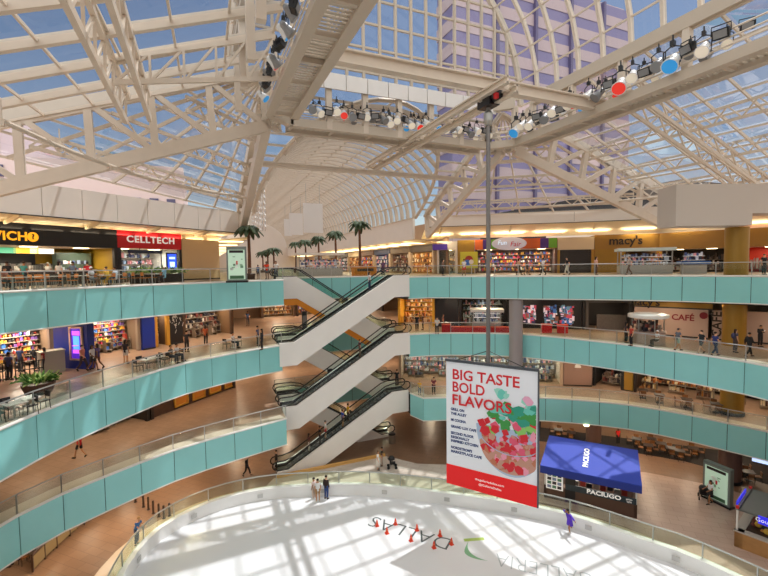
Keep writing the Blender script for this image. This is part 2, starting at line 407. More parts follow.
m = MB(); m.box((0, 2.6, 1.12), (w - .7, .8, .05)); m.build('counter_top', mat('counter_pale', '#bdb4a8', .3), r)
m = MB()
for i in range(26): m.box((-w / 2 + 1 + i * (w - 2) / 26, 4.5, 1.25 + random.random() * .25), (random.uniform(.3, .6), .4, random.uniform(.3, .7)), i % 3)
m.build('kitchen_equipment', [ALU, GREYP, P_MIX[3]], r)
r, w, sg = shop('phone shop with red sign band and white lit displays', L3, *W3L, 118.5, 182, 4.35, '#d01820', 1.45, '#d8d4cc', P_COOL, 260, '#2a2628', 4, True, shelves=4, racks=3, lamp_c=(1, .95, .9))
text('lettering', 'CELLTECH', .78, WHT, sg, (0, -.03, 3.63), UPR, .02, spacing=1.15, bold=.02, sx=1.12)
m = MB(); m.box((w / 2 - 1.05, .08, 1.75), (1.1, .1, 1.7)); s_ = m.build('screen', mat('phone_screen_bezel', '#101014', .3), r)
m = MB(); m.box((w / 2 - 1.05, .02, 1.75), (.9, .02, 1.45)); m.box((w / 2 - 1.05, .0, 2.1), (.6, .02, .2), 1); m.box((w / 2 - 1.05, .0, 1.5), (.5, .02, .5), 1)
m.build('screen_face', [mat('screen_blue', '#2346c8', .3, emit=1.6), mat('screen_pale', '#a8c4ff', .3, emit=1.6)], s_)
m = MB(); m.box((-.6, .02, 2.62), (3.2, .06, .28)); m.build('small_sign', mat('small_dark_sign', '#26304a', .4), r)
hoard('blank beige wall between the phone shop and the directory', L3, *W3L, 182.5, 219.5, 4.35, BEIGE)
# ---- top gallery, right
W3R = ((27.0, 50.0), (48.5, 33.0)); W3S = ((48.5, 33.0), (56.0, 14))
r, w, sg = shop('pale corner shop with small purple sign beside the nave', L3, *W3R, 437, 457, 4.2, '#d8cfc2', 1.1, '#c9bcae', P_WARM, 120, '#cfc6ba', 3.5, True, racks=1)
m = MB(); m.box((-.9, -.06, 3.5), (1.9, .12, .75)); s_ = m.build('purple_sign', mat('purple_sign', '#4a2f86', .4, emit=.3), r)
hoard('gold pier carrying a yellow poster', L3, *W3R, 457.5, 463.5, 4.3, GOLD)
r, w = hoard('gold wall with yellow cartoon-coloured poster beside the toy shop', L3, *W3R, 463.5, 474.5, 4.3, GOLD)
m = MB(); m.box((0, -.04, 1.75), (2.2, .06, 2.1)); m.build('poster', mat('poster_yellow', '#c8c23c', .5), r)
m = MB(); m.T = Matrix.Translation((0, -.09, 1.7)) @ Matrix.Rotation(PI / 2, 4, 'X')
m.lathe([(.5, 0), (.5, .02)], (.0, .1, 0), 20, 0); m.lathe([(.4, 0), (.4, .02)], (-.2, -.3, .01), 20, 1); m.lathe([(.3, 0), (.3, .02)], (.3, -.2, .02), 20, 2)
m.build('poster_picture', [P_MIX[4], P_MIX[2], P_MIX[3]], r)
r, w, sg = shop('shop with orange, purple and green sign blocks and an oval sign', L3, *W3R, 475, 557, 4.3, '#c95a22', 1.25, '#6a5a56', P_MIX, 300, '#6a4a3a', 4, shelves=5, racks=5)
nb = 10; cols = ['#d0642a', '#4c2f86', '#6aa832', '#b9481f', '#b9481f', '#c25a26', '#d0642a', '#d0642a', '#4c2f86', '#6aa832']
for i in range(nb):
    m = MB(); m.box((-w / 2 + w * (i + .5) / nb, -.04, 3.68), (w / nb - .03, .1, 1.2)); m.build('colour_block', mat('block_' + cols[i], cols[i], .5), sg)
q = on_wall(509, 241, *W3R); Mi = Matrix.Rotation(-r.rotation_euler.z, 3, 'Z'); q = Mi @ (q - V(r.location))
m = MB(); m.T = Matrix.Translation((q.x, -.1, 3.72)) @ Matrix.Rotation(PI / 2, 4, 'X') @ Matrix.Diagonal((2.1, .82, 1, 1)); m.lathe([(1, 0), (1, .12), (.93, .14)], n=36)
s_ = m.build('oval_sign', mat('oval_grey', '#b9b4bc', .4, emit=.25), sg)
text('lettering', 'Fun', .75, mat('pale_blue_lettering', '#cfe4f6', .4, emit=.5), s_, (q.x - .85, -.27, 3.82), UPR, .02, shear=.2)
text('lettering', 'Fair', .85, mat('red_lettering', '#d0202c', .4), s_, (q.x + .75, -.27, 3.62), UPR, .02, shear=.2)
r, w, sg = shop('closed shop unit with cream fascia and dark shutter', L3, *W3R, 557.5, 594, 4.3, '#d6c4a8', 1.5, '#2a2624', None, 10, '#b98a34', 3, shelves=0, racks=0)
m = MB()
for i in range(11): m.box((0, .32, .13 + i * .255), (w - .5, .05, .24))
m.build('shutter', mat('shutter_dark', '#2e2a28', .4), r)
r, w, sg = shop('department store entrance in gold panels with dark lower-case letters', L3, *W3R, 594.5, 659, 4.5, '#97702a', 1.75, '#7a5a30', P_DARK, 90, '#b8862e', 6, shelves=3, racks=3)
q = on_wall(638, 240, *W3R); q = Matrix.Rotation(-r.rotation_euler.z, 3, 'Z') @ (q - V(r.location))
text('lettering', "macy's", 1.35, INK, sg, (-.1, -.03, 3.72), UPR, .03, bold=.025)
m = MB(); m.box((-w / 2 + 1.7, -.05, 1.4), (3.2, .1, 2.75)); m.build('gold_panel', GOLD, r)
r, w, sg = shop('gold panelled recess with dark doorways left of the gold column', L3, *W3S, 659, 727, 4.5, '#97702a', 1.9, '#3a2c1c', P_DARK, 40, '#b8862e', 5, shelves=2, racks=2)
r, w, sg = shop('red lit shop right of the gold column under a gold panel', L3, *W3S, 741, 800, 4.5, '#97702a', 1.9, '#c8361c', P_DARK, 160, '#5a3a1c', 3, shelves=1, racks=1)
# ---- middle gallery, left
W2L = ((-12.4, 34.6), (3.4, 46.2))
shop('bright toy-coloured shop crowded with goods left of the blue pillar', L2, *W2L, -70, 54, 3.35, '#2a3fb0', .35, '#7a6450', P_MIX, 420, '#6a5a50', 2.0, shelves=7, racks=9, v=340)
shop('shop with purple banner and bright goods right of the blue pillar', L2, *W2L, 90, 141, 3.35, '#5a4a7a', .5, '#7a6450', P_MIX, 260, '#8a7a6a', 2.0, shelves=7, racks=5, v=340)
hoard('narrow navy wall with pale leaf mark on the middle gallery', L2, *W2L, 141.5, 154, 3.35, NAVY, .3, v=340, off=-.2)
shop('dark book-lined shop right of the navy wall', L2, *W2L, 155, 170, 3.35, '#4a3424', .5, '#5a4436', P_DARK, 70, '#b8862e', 1.6, shelves=6, racks=1, v=335)
r, w = hoard('black panel with pale splash drawing on the middle gallery', L2, *W2L, 170, 183, 3.35, BLACKP, v=335)
m = MB()
for i in range(26):
    a_ = random.uniform(0, 2 * PI); rr = random.uniform(.1, .9)
    m.bar((rr * math.cos(a_) * .7, -.02, 1.8 + rr * math.sin(a_)), (rr * math.cos(a_) * .7 + random.uniform(-.2, .2), -.02, 1.8 + rr * math.sin(a_) + random.uniform(.05, .35)), .02, .05)
m.build('splash_drawing', mat('chalk_white', '#b8b4b0', .6), r)
shop('cafe bar with warm lit shelves and long dark counter on the middle gallery', L2, *W2L, 183.5, 234, 3.35, '#5a4030', .35, '#7a5c40', P_DARK, 110, '#4a3426', 2.4, shelves=5, racks=6, v=335)
# blue pillar with screen
p = on_z(55, 367.5, L2); q = on_z(89, 369.5, L2); d = (q - p); rz = math.atan2(d.y, d.x); c = (p + q) / 2
bp = thing('clad_pillar', 'wide navy blue pillar with framed glowing screen on the middle gallery', 'pillar', c, rz)
m = MB(); m.box((0, .25, 1.67), (d.length, .5, 3.34)); m.build('cladding', NAVY, bp)
m = MB()
for sx in (-1, 1): m.box((.55 + sx * .5, -.05, 1.75), (.12, .12, 2.3))
for sz in (-1, 1): m.box((.55, -.05, 1.75 + sz * 1.09), (1.1, .12, .12))
s_ = m.build('screen_frame', mat('copper_frame', '#d9b49a', .35, .3), bp)
m = MB(); m.box((.55, -.02, 1.75), (.9, .04, 2.06)); m.box((.55, -.045, 1.8), (.5, .02, .9), 1); m.box((.55, -.055, 1.2), (.6, .02, .25), 2); m.box((.55, -.055, 2.45), (.65, .02, .3), 2)
m.lathe([(.22, 0), (.22, .03)], (.55, -.06, 1.6), 16, 2)
m.build('screen_face', [mat('screen_violet', '#3a1a8a', .3, emit=1.2), mat('screen_blue2', '#3f7be0', .3, emit=2), mat('screen_magenta', '#b04ad0', .3, emit=1.4)], s_)
# ---- middle gallery, right
W2R = ((20.0, 43.4), (36.6, 31.0)); W2S = ((36.6, 31.0), (43.6, 16))
shop('gold-fronted jewellery shop beside the escalators on the middle gallery', L2, *W2R, 398, 434.5, 3.35, '#6a4a20', .25, '#c8952e', P_WARM, 260, '#c8952e', 3.5, shelves=5, racks=2, v=315, lamp_c=(1, .8, .45))
hoard('black shop front with small round portrait sign on the middle gallery', L2, *W2R, 435, 458.5, 3.35, BLACKP, v=315)
shop('dark shop with lit display boxes behind the small white kiosk', L2, *W2R, 459, 506, 3.35, '#161416', .4, '#2a2628', P_COOL, 110, '#161416', 3, True, shelves=4, racks=3, v=315)
r, w, sg = shop('black shop front with three glowing picture windows', L2, *W2R, 506.5, 585.5, 3.35, '#131214', .55, '#1c1a1c', None, 25, '#131214', 3, shelves=0, racks=0, v=315)
for i, u in enumerate((529, 551, 567)):
    q = on_wall(u, 316, *W2R); q = Matrix.Rotation(-r.rotation_euler.z, 3, 'Z') @ (q - V(r.location))
    m = MB(); m.box((q.x, .1, 1.45), (1.55, .1, 2.0)); f_ = m.build('picture_window', BLACKP, r)
    m = MB()
    for k in range(70): m.box((q.x + random.uniform(-.6, .6), .04 - .0004 * k, 1.45 + random.uniform(-.85, .85)), (random.uniform(.1, .4), .02, random.uniform(.1, .5)), random.randrange(6))
    m.build('lit_picture', [mat('lit_%d' % j, cc, .4, emit=.15) for j, cc in enumerate(('#3a6ab0', '#b8405a', '#d8d0e0', '#2a2a50', '#5a8aa0', '#7a5040'))], f_)
m = MB(); m.box((0, .25, 1.4), (w - .6, .08, 2.8)); m.build('black_backing', BLACKP, r)
r, w, sg = shop('grey stone shop portal with low ramp wall on the middle gallery', L2, *W2R, 586, 633, 3.35, '#4a4644', .6, '#2e2a2a', None, 25, '#4a4644', 3, shelves=0, racks=0, v=315)
m = MB(); m.box((.3, .4, .75), (w - 1.6, .2, 1.5)); m.build('low_wall', mat('stone_grey_brown', '#5c5450', .6, noise=.2), r)
r, w = hoard('pink-grey hoarding with maroon cafe lettering and red disc', L2, *W2S, 634, 708, 2.55, PALEP, v=330)
g_ = hoard('gold fascia with dark department store lettering above the hoarding', L2, *W2S, 634, 712, 3.4, GOLD, .3, 2.55, v=330, name='gold_fascia', cat='fascia')[0]
text('lettering', "macy's", 1.0, INK, g_, (-2.2, -.03, 3.02), UPR, .02, bold=.02)
MAROON = mat('maroon_lettering', '#7c1822', .5)
text('lettering', 'CAFÉ', .72, MAROON, r, (1.0, -.03, 1.75), UPR, .02, bold=.02)
m = MB(); m.T = Matrix.Translation((2.5, -.02, 2.05)) @ Matrix.Rotation(PI / 2, 4, 'X'); m.lathe([(.3, 0), (.3, .03)], n=24); m.build('red_disc', MAROON, r)
r, w = hoard('narrow pale panel with upright dark cafe lettering left of the gold column', L2, *W2S, 712, 722, 2.55, PALEP, v=330)
text('lettering', 'CAFÉ', .95, INK, r, (0, -.03, 1.35), (PI / 2, -PI / 2, 0), .02, bold=.02)
hoard('pale hoarding right of the gold column on the middle gallery', L2, *W2S, 744, 800, 2.6, PALEP, v=330)
# ---- lowest gallery
W1L = ((-12.5, 30.8), (3.2, 46.1))
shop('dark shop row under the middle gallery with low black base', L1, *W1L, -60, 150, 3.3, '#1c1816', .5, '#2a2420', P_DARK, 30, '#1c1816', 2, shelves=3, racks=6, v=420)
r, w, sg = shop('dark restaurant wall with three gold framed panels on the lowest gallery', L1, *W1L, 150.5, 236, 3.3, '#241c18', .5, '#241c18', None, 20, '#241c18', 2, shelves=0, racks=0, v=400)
m = MB(); m.box((0, .3, 1.4), (w - .5, .1, 2.8)); m.build('dark_panelling', BROWN, r)
for i in range(4):
    x = -w / 2 + 3.2 + i * 2.0
    m = MB()
    for sx in (-1, 1): m.box((x + sx * .68, .18, 1.05), (.14, .12, 1.7))
    for sz in (-1, 1): m.box((x, .18, 1.05 + sz * .78), (1.5, .12, .14))
    f_ = m.build('gold_frame', mat('gold_frame', '#c9943a', .4, .3), r)
    m = MB(); m.box((x, .22, 1.05), (1.24, .06, 1.45)); m.build('amber_panel', mat('amber_panel', '#a8641e', .4, emit=.15), f_)
W1R = ((22.0, 39.6), (36.5, 30.0)); W1S = ((36.5, 30.0), (44.2, 14))
shop('cosmetics shop with white lit window displays on the lowest gallery', L1, *W1R, 399, 563, 3.3, '#8a6a50', .3, '#c8b8ac', P_COOL, 120, '#c0a890', 3, True, shelves=4, racks=5, v=375)
r, w = hoard('plain taupe wall with white half-round mark on the lowest gallery', L1, *W1R, 563.5, 592, 3.3, mat('taupe_wall', '#97786a', .6), v=375)
m = MB(); m.T = Matrix.Translation((0, -.02, 1.95)) @ Matrix.Rotation(PI / 2, 4, 'X'); m.lathe([(.3, 0), (.3, .03)], n=20); m.box((0, -.2, .03), (.7, .25, .08), 1); m.build('round_mark', [mat('mark_white', '#e8e4de', .5), mat('taupe_wall', '#97786a', .6)], r)
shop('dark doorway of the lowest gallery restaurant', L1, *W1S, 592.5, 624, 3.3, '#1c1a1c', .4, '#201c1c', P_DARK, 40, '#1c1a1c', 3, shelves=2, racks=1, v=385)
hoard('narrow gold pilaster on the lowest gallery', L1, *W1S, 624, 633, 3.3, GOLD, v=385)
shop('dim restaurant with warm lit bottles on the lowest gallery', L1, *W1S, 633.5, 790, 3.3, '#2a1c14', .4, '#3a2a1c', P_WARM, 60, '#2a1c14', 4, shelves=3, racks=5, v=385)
# ---- rink floor
W0L = ((-13.5, 27.5), (-3.0, 42.5)); W0R = ((31.0, 38.4), (46.8, 22.0))
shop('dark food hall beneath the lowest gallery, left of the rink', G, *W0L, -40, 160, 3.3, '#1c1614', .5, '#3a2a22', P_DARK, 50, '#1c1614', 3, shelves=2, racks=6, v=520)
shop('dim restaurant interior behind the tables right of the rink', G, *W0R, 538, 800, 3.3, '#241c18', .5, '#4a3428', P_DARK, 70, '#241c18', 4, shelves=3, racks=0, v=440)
sg = hoard('pale illuminated shop sign over the tables behind the blue awning', G, (28.5, 34.2), (35, 27.4), 545, 583, 3.2, mat('pale_light_sign', '#b8cdf2', .4, emit=1.0), .15, 2.75, v=420, name='light_sign', cat='sign')[0]
sg = hoard('pale illuminated sign at the far right under the lowest gallery', G, (36.2, 22.5), (38.6, 16.0), 752, 790, 3.2, mat('pale_light_sign', '#b8cdf2', .4, emit=1.0), .15, 2.75, v=460, name='light_sign', cat='sign')[0]
WB = ((-8.0, 58.0), (30.0, 58.0))
shop('lit gift shop far behind the escalators on the middle gallery', L2, *WB, 262, 296, 3.35, '#6a5040', .5, '#a07a50', P_WARM, 200, '#5a4436', 1.6, shelves=5, racks=3, v=330)
shop('bright shop far behind the escalators on the middle gallery, right of the gift shop', L2, *WB, 297, 345, 3.35, '#8a4a30', .5, '#a89070', P_MIX, 200, '#5a4436', 1.6, shelves=5, racks=3, v=330)
shop('dim shop far behind the escalators on the middle gallery, nearest the jewellery shop', L2, *WB, 346, 384, 3.35, '#3a3030', .5, '#6a5a50', P_DARK, 140, '#3a3030', 1.6, shelves=5, racks=3, v=330)
cp = MB(); cp.prism([(28.2, 35.5), (32.8, 31.2), (36.6, 27.7), (39.6, 23.9), (41.2, 19.5), (42.5, 12), (52, 12), (46.8, 22), (31, 38.4)], G + .004, G + .02)
struct(cp.build('floor', mat('dark_carpet', '#2e2622', .9, noise=.3, nscale=2)), 'dark carpet under the restaurant tables')
# ---- columns
def column(label, x, y, r, z0, z1, m_, base=None):
    t = thing('round_column', label, 'column', (x, y, z0)); t['kind'] = 'thing'
    m = MB(); m.lathe([(r, 0), (r, z1 - z0)], n=28); m.build('shaft', m_, t, smooth=False)
    m = MB(); m.lathe([(r + .06, 0), (r + .06, .2), (r, .24)], n=28); m.build('base_ring', base or DARK, t)
    return t
column('thick gold column rising past the galleries at the right', 39.3, 20.2, .78, L1, 3.84, GOLD)
column('dark brown column foot beside the map stand on the rink floor', 39.3, 20.2, .78, G, L1 - 2.2, mat('brown_column', '#6d5248', .4))
column('brown round column behind the blue awning on the rink floor', 35.6, 30.2, .7, G, L1 - 2.2, mat('brown_column', '#6d5248', .4))
column('grey round column under the top gallery above the banner', 27.3, 31.95, .62, G, L3 - 2.2, mat('grey_column', '#9a9190', .4))
# ---- nave of the mall beyond the escalators (top gallery level)
for x, nm in ((29.2, 'wall_right'), (.8, 'wall_left')):
    m = MB(); m.box((x + (.6 if x > 10 else -.6), 89, 3.5), (.4, 82, 7)); struct(m.build(nm, mat('nave_shop_wall', '#8a6f58', .6)))
for x, nm, s in ((24.7, 'wall_right', 1), (5.3, 'wall_left', -1)):
    m = MB(); m.box((x + s * .15, 90, 5.75), (.3, 84, 2.7)); struct(m.build(nm, WHITE), 'white bulkhead over the nave shops')
    m = MB(); m.T = None
    m.add([(x, 48, 4.45), (x, 132, 4.45), (x + s * 4.5, 132, 4.0), (x + s * 4.5, 48, 4.0)], [[0, 1, 2, 3], [3, 2, 1, 0]]); struct(m.build('ceiling', mat('cream_soffit', '#ead9b4', .7)))
m = MB(); m.box((15, 131, 8), (40, .4, 16)); struct(m.build('wall_far', WHITE))
for i in range(18):
    y = 52 + i * 4.2
    for s, x in ((1, 27), (-1, 3)):
        if s < 0 and i % 2: continue
        m = MB(); m.box((x, y, 4.12), (3.4, 1.4, .08))
        tag(m.build('soffit_light', mat('soffit_glow', '#ffe6b8', .5, emit=2.2), loc=(x, y, 4.1)), 'long warm ceiling light over the nave shops', 'ceiling light', 'ceiling lights over the nave shops')
    if i % 3 == 0: lamp('AREA', (26.6, y + 2, 4.0), 220, (1, .84, .58), 3, (0, 0, 0), 8)
NAVE = [('#3a2c22', P_WARM, '#b98a4a'), ('#6a5a4a', P_DARK, '#8a6a4a'), ('#1d2a50', P_COOL, '#3a4a7a'), ('#5a3a2a', P_MIX, '#a07a50'), ('#c8b89a', P_WARM, '#c8a878'), ('#2a2426', P_COOL, '#5a4a42')]
WN = ((29.0, 120.0), (29.0, 50.0))
for i in range(9):
    y = 50 + i * 7.2; bc, pl, bk = NAVE[i % 6]
    r = thing('shop_front', 'nave shop front number %s from the escalators on the right side' % ('one two three four five six seven eight nine'.split()[i]), 'shop front', (29.0, y + 3.5, 0), -PI / 2)
    r['label'] = ['cream-lit clothes shop nearest the escalators in the nave', 'dark brown shop second from the escalators in the nave', 'blue-lit shop third from the escalators in the nave', 'warm mixed goods shop fourth along the nave', 'pale fronted shop fifth along the nave', 'black fronted shop sixth along the nave', 'brown shop seventh along the nave', 'dark shop eighth along the nave', 'blue shop farthest along the nave'][i]
    m = MB(); m.box((0, .0, 3.5), (6.9, .3, .9)); m.build('sign_band', mat('band_' + bc, bc, .5), r)
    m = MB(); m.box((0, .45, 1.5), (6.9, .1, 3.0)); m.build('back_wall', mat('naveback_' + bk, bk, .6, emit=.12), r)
    g = MB()
    for k in range(4): goods(g, -3.2, 3.2, .2, .2 + k * .7, 0, .2, .6, len(pl), .3)
    g.build('merchandise', pl, r)['kind'] = 'stuff'
    for s in (-1, 1):
        m = MB(); m.box((s * 3.4, .0, 1.55), (.3, .5, 3.1)); m.build('pier', mat('nave_pier', '#b8a48c', .5), r)
# ================================================================ EAVES AND ROOF
FL = [(-24, 18.6), (-18.6, 25.0), (-11.4, 33.6), (-7.6, 36.9), (-3.8, 40.2), (.0, 43.5), (3.9, 46.8)]
FR = [(25.8, 46.6), (32, 42), (39.5, 36.5), (46, 30.5), (50, 22), (51.5, 12), (52, 4)]
def fascia(pts, zb, zt, wall, label, step):
    root = thing('eave_fascia', label, 'fascia', (pts[0][0], pts[0][1], zb)); root['kind'] = 'structure'
    P = [V((p[0], p[1], 0)) for p in pts]
    for i in range(len(P) - 1):
        n = max(1, round((P[i + 1] - P[i]).length / step))
        for k in range(n):
            a, b = P[i].lerp(P[i + 1], k / n), P[i].lerp(P[i + 1], (k + 1) / n); d = (b - a).normalized() * .02
            m = MB(); m.bar(a + d + V((0, 0, (zb + zt) / 2)), b - d + V((0, 0, (zb + zt) / 2)), .12, zt - zb); m.build('fascia_panel', WHITE, root, True)
    m = MB()
    for i in range(len(P) - 1):
        o = V((.0, .0, 0)); n = (P[i + 1] - P[i]).normalized(); n = V((-n.y, n.x, 0)) * .12
        m.bar(P[i] + n + V((0, 0, (zb + zt) / 2)), P[i + 1] + n + V((0, 0, (zb + zt) / 2)), .06, zt - zb - .1)
        m.bar(P[i] - n * .2 + V((0, 0, zb - .03)), P[i + 1] - n * .2 + V((0, 0, zb - .03)), .16, .06)
    m.build('backing', DARK, root, True)
    return root
fascia(FL, 4.75, 6.85, W3L, 'white panelled fascia over the sandwich shop side', 2.6)
fascia(FR, 5.85, 7.15, W3R, 'white fascia over the department store side', 6.5)
def at_dp(u, v, d): q = ray(u, v); return CAM + q * (d / F)
a, b, c = at_dp(666, 225, 33.2), at_dp(740, 225, 33.2), at_dp(830, 225, 33.2)
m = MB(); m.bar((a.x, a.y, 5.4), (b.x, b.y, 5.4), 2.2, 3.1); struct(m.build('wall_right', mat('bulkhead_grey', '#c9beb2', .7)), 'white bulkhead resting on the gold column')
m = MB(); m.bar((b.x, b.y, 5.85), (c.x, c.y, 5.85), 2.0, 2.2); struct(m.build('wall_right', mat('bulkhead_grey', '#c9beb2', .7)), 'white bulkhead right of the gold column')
SOFF = mat('cream_soffit', '#ead9b4', .7)
def soffit(P, Q, zp, zq):
    m = MB(); n = len(P)
    vs = [(p[0], p[1], zp) for p in P] + [(q[0], q[1], zq) for q in Q]
    m.add(vs, [[i, i + 1, n + i + 1, n + i] for i in range(n - 1)]); m.add([(a, b, c + .12) for a, b, c in vs], [[i, n + i, n + i + 1, i + 1] for i in range(n - 1)], 1)
    struct(m.build('ceiling', [SOFF, WHITE]), 'cream lit soffit over the shop signs')
nL = V((-.656, .755, 0))
QL = [(p[0] + nL.x * 3.4, p[1] + nL.y * 3.4) for p in FL]
soffit(FL, QL, 4.7, 4.38)
QR = [(p[0] + a, p[1] + b) for p, (a, b) in zip(FR, [(1.5, 4), (2.5, 3.6), (3, 3.5), (3.8, 2.5), (4, 1.2), (4, .6), (4, 0)])]
soffit(FR, QR, 5.82, 4.6)
def vane(a, b, za, zb, label, grp):
    m = MB(); a, b = V((a[0], a[1], za)), V((b[0], b[1], zb)); mid = (a + b) / 2 - V((0, 0, .22))
    for p, q in ((a, (a + mid) / 2 - V((0, 0, .05))), ((a + mid) / 2 - V((0, 0, .05)), (mid + b) / 2 - V((0, 0, .02))), ((mid + b) / 2 - V((0, 0, .02)), b)): m.bar(p, q, .12, .25)
    tag(m.build('soffit_vane', SOFF, loc=a), label, 'vane', grp)
def coves(P, Q, z, n0, grp, power):
    for i in range(len(P) - 1):
        for k in range(2):
            t = (k + .5) / 2
            a = (P[i][0] + (P[i + 1][0] - P[i][0]) * t, P[i][1] + (P[i + 1][1] - P[i][1]) * t); b = (Q[i][0] + (Q[i + 1][0] - Q[i][0]) * t, Q[i][1] + (Q[i + 1][1] - Q[i][1]) * t)
            if k == 0: vane(a, b, z, z - .4, 'curved cream vane under the lit soffit ' + grp, 'soffit vanes ' + grp)
            c = (a[0] * .3 + b[0] * .7, a[1] * .3 + b[1] * .7); L = math.hypot(P[i + 1][0] - P[i][0], P[i + 1][1] - P[i][1])
            ang = math.atan2(P[i + 1][1] - P[i][1], P[i + 1][0] - P[i][0])
            m = MB(); m.box((0, 0, 0), (L * .36, .22, .06)); o = m.build('cove_light', mat('cove_glow', '#ffe6b4', .5, emit=1.1), loc=(0, 0, 0)); o.location = (c[0], c[1], z - .52); o.rotation_euler = (0, 0, ang)
            tag(o, 'warm strip light in the soffit ' + grp, 'strip light', 'cove lights ' + grp)
            lamp('AREA', (c[0], c[1], z - .6), power * L / 8, (1, .86, .62), L * .36, (0, 0, ang), .3)
            lamp('AREA', (c[0] * .85 + a[0] * .15, c[1] * .85 + a[1] * .15, z - .75), power * L / 18, (1, .86, .62), L * .4, (PI, 0, ang), .5)
coves(FL[1:], QL[1:], 4.7, 0, 'on the sandwich shop side', 110)
coves(FR[:-1], QR[:-1], 5.5, 0, 'on the department store side', 70)
# ---------------------------------------------------------------- ring and trusses
XL, XR, YF, ZB, ZT = 4.7, 25.6, 31.8, 11.4, 14.95
def truss(label, b0, b1, t0, t1, n, w=.32, name='roof_truss', grp=None, web=.2, tubular=False, zig=False):
    b0, b1, t0, t1 = map(V, (b0, b1, t0, t1)); r = thing(name, label, 'truss', b0, 0, grp)
    def mem(nm, p, q, a, b):
        m = MB()
        if tubular: m.tube([p, q], a / 2, 6)
        else: m.bar(p, q, a, b)
        m.build(nm, STEEL, r, True)
    mem('bottom_chord', b0, b1, w, w * 1.6); mem('top_chord', t0, t1, w, w * 1.5)
    for i in range(n + 1):
        pb, pt = b0.lerp(b1, i / n), t0.lerp(t1, i / n)
        if not zig: mem('strut', pb, pt, web, web * 1.3)
        if i < n:
            if zig:
                h = t0.lerp(t1, (i + .5) / n); mem('brace', pb, h, web, web); mem('brace', h, b0.lerp(b1, (i + 1) / n), web, web)
            else: mem('brace', b0.lerp(b1, i / n), t0.lerp(t1, (i + 1) / n), web, web)
    return r
truss('big cream truss falling from the catwalk to the left eave', (XL, YF, 11.2), (-13.0, YF, 5.0), (XL - .3, YF, 15.0), (-13.0, YF, 9.0), 5, .5, web=.34)
truss('big cream truss falling from the catwalk corner to the right eave', (26.4, 31.2, 11.3), (46.2, 30.6, 5.1), (27.4, 31.2, 14.7), (46.4, 30.6, 8.6), 5, .5, web=.4)
truss('lattice hip truss standing at the left corner of the nave', (XL, YF, 11.4), (4.1, 46.6, 4.9), (XL, YF + 2, 14.0), (4.0, 46.8, 7.2), 4, .62, web=.3)
truss('diagonal hip truss reaching the right corner of the nave', (XR, YF, 11.3), (25.9, 46.4, 4.7), (XR, YF + 1.5, 14.2), (25.9, 46.6, 7.4), 5, .42, web=.36)
for x, lab in ((-3.7, 'long lattice purlin truss high on the left under the glass'),):
    z = 14.95 - .36 * (XL - x) - .15; truss(lab, (x - .2, 6, z - 1.5), (x - .2, 31, z - 1.5), (x, 6, z), (x, 31, z), 12, .24, 'lattice_purlin', web=.14, zig=True)
    truss('thin lattice twin of the purlin truss high on the left', (x + 1.1, 6, z - 1.2), (x + 1.1, 31, z - 1.2), (x + 1.1, 6, z + .3), (x + 1.1, 31, z + .3), 12, .24, 'lattice_purlin', web=.12, zig=True)
truss('slim lattice purlin crossing the glass beside the left lamps', (-3.7, 26, 10.7), (4.5, 26, 12.2), (-3.7, 26, 11.9), (4.5, 26, 14.6), 5, .16, 'lattice_purlin', web=.12)
for i, (x, lab) in enumerate(((30.6, 'nearest to the catwalk'), (35.2, 'second down the right glass slope'), (39.8, 'third down the right glass slope'), (44.2, 'lowest on the right glass slope'))):
    z = 15.0 - .345 * (x - 27.6); truss('white zigzag lattice purlin %s under the right glass' % lab, (x, 5, z - 1.15), (x, 31, z - 1.15), (x, 5, z - .1), (x, 31, z - .1), 14, .13, 'lattice_purlin', web=.09, zig=True)
truss('twin lattice rafter crossing the right glass slope, upper', (27, 22, 12.9), (48.5, 22, 5.6), (27, 22, 14.1), (48.5, 22, 6.7), 10, .16, 'lattice_rafter', web=.1, zig=True)
truss('twin lattice rafter crossing the right glass slope, lower', (27, 20.6, 12.9), (48.5, 20.6, 5.6), (27, 20.6, 14.1), (48.5, 20.6, 6.7), 10, .16, 'lattice_rafter', web=.1, zig=True)
for i, t in enumerate((.3, .55, .8)):
    for s, C0, E0, E1, lab in ((0, V((XL, YF, 14.6)), V((-12.6, 32.4, 8.3)), V((3.9, 46.4, 6.7)), 'left'), (1, V((XR, YF, 14.6)), V((46, 30.8, 6.9)), V((26.3, 46.2, 6.9)), 'right')):
        p, q = C0.lerp(E0, t), C0.lerp(E1, t); d = V((0, 0, 1))
        truss('%s zigzag lattice under the %s corner glass behind the big truss' % (('upper', 'middle', 'lower')[i], lab), p - d * 1.0, q - d * 1.0, p - d * .1, q - d * .1, 4 + 3 * i, .14, 'lattice_purlin', web=.1, zig=True)
# ---------------------------------------------------------------- glazed roofs
wn = [0]
def glazing(label, P, nu, nv, wu, wv, gm=GLASSK, hu=.28, hv=.14):
    """P(s,t): point of the surface; nu bars across s, nv bars across t"""
    wn[0] += 1; m = MB(); N = 1
    su, sv = nu, nv
    idx = [[P(i / su, j / sv) for j in range(sv + 1)] for i in range(su + 1)]
    vs = [p for r in idx for p in r]
    m.add(vs, [[i * (sv + 1) + j, (i + 1) * (sv + 1) + j, (i + 1) * (sv + 1) + j + 1, i * (sv + 1) + j + 1] for i in range(su) for j in range(sv)])
    o = struct(m.build('window_%d' % wn[0], gm), label)
    f = MB(); dz = V((0, 0, -.12))
    for i in range(su + 1):
        for j in range(sv):
            if (idx[i][j + 1] - idx[i][j]).length > .05: f.bar(idx[i][j] + dz, idx[i][j + 1] + dz, wu, hu)
    for j in range(sv + 1):
        for i in range(su):
            if (idx[i + 1][j] - idx[i][j]).length > .05: f.bar(idx[i][j] + dz, idx[i + 1][j] + dz, wv, hv)
    f.build('window_frame', STEEL, o)
    return o
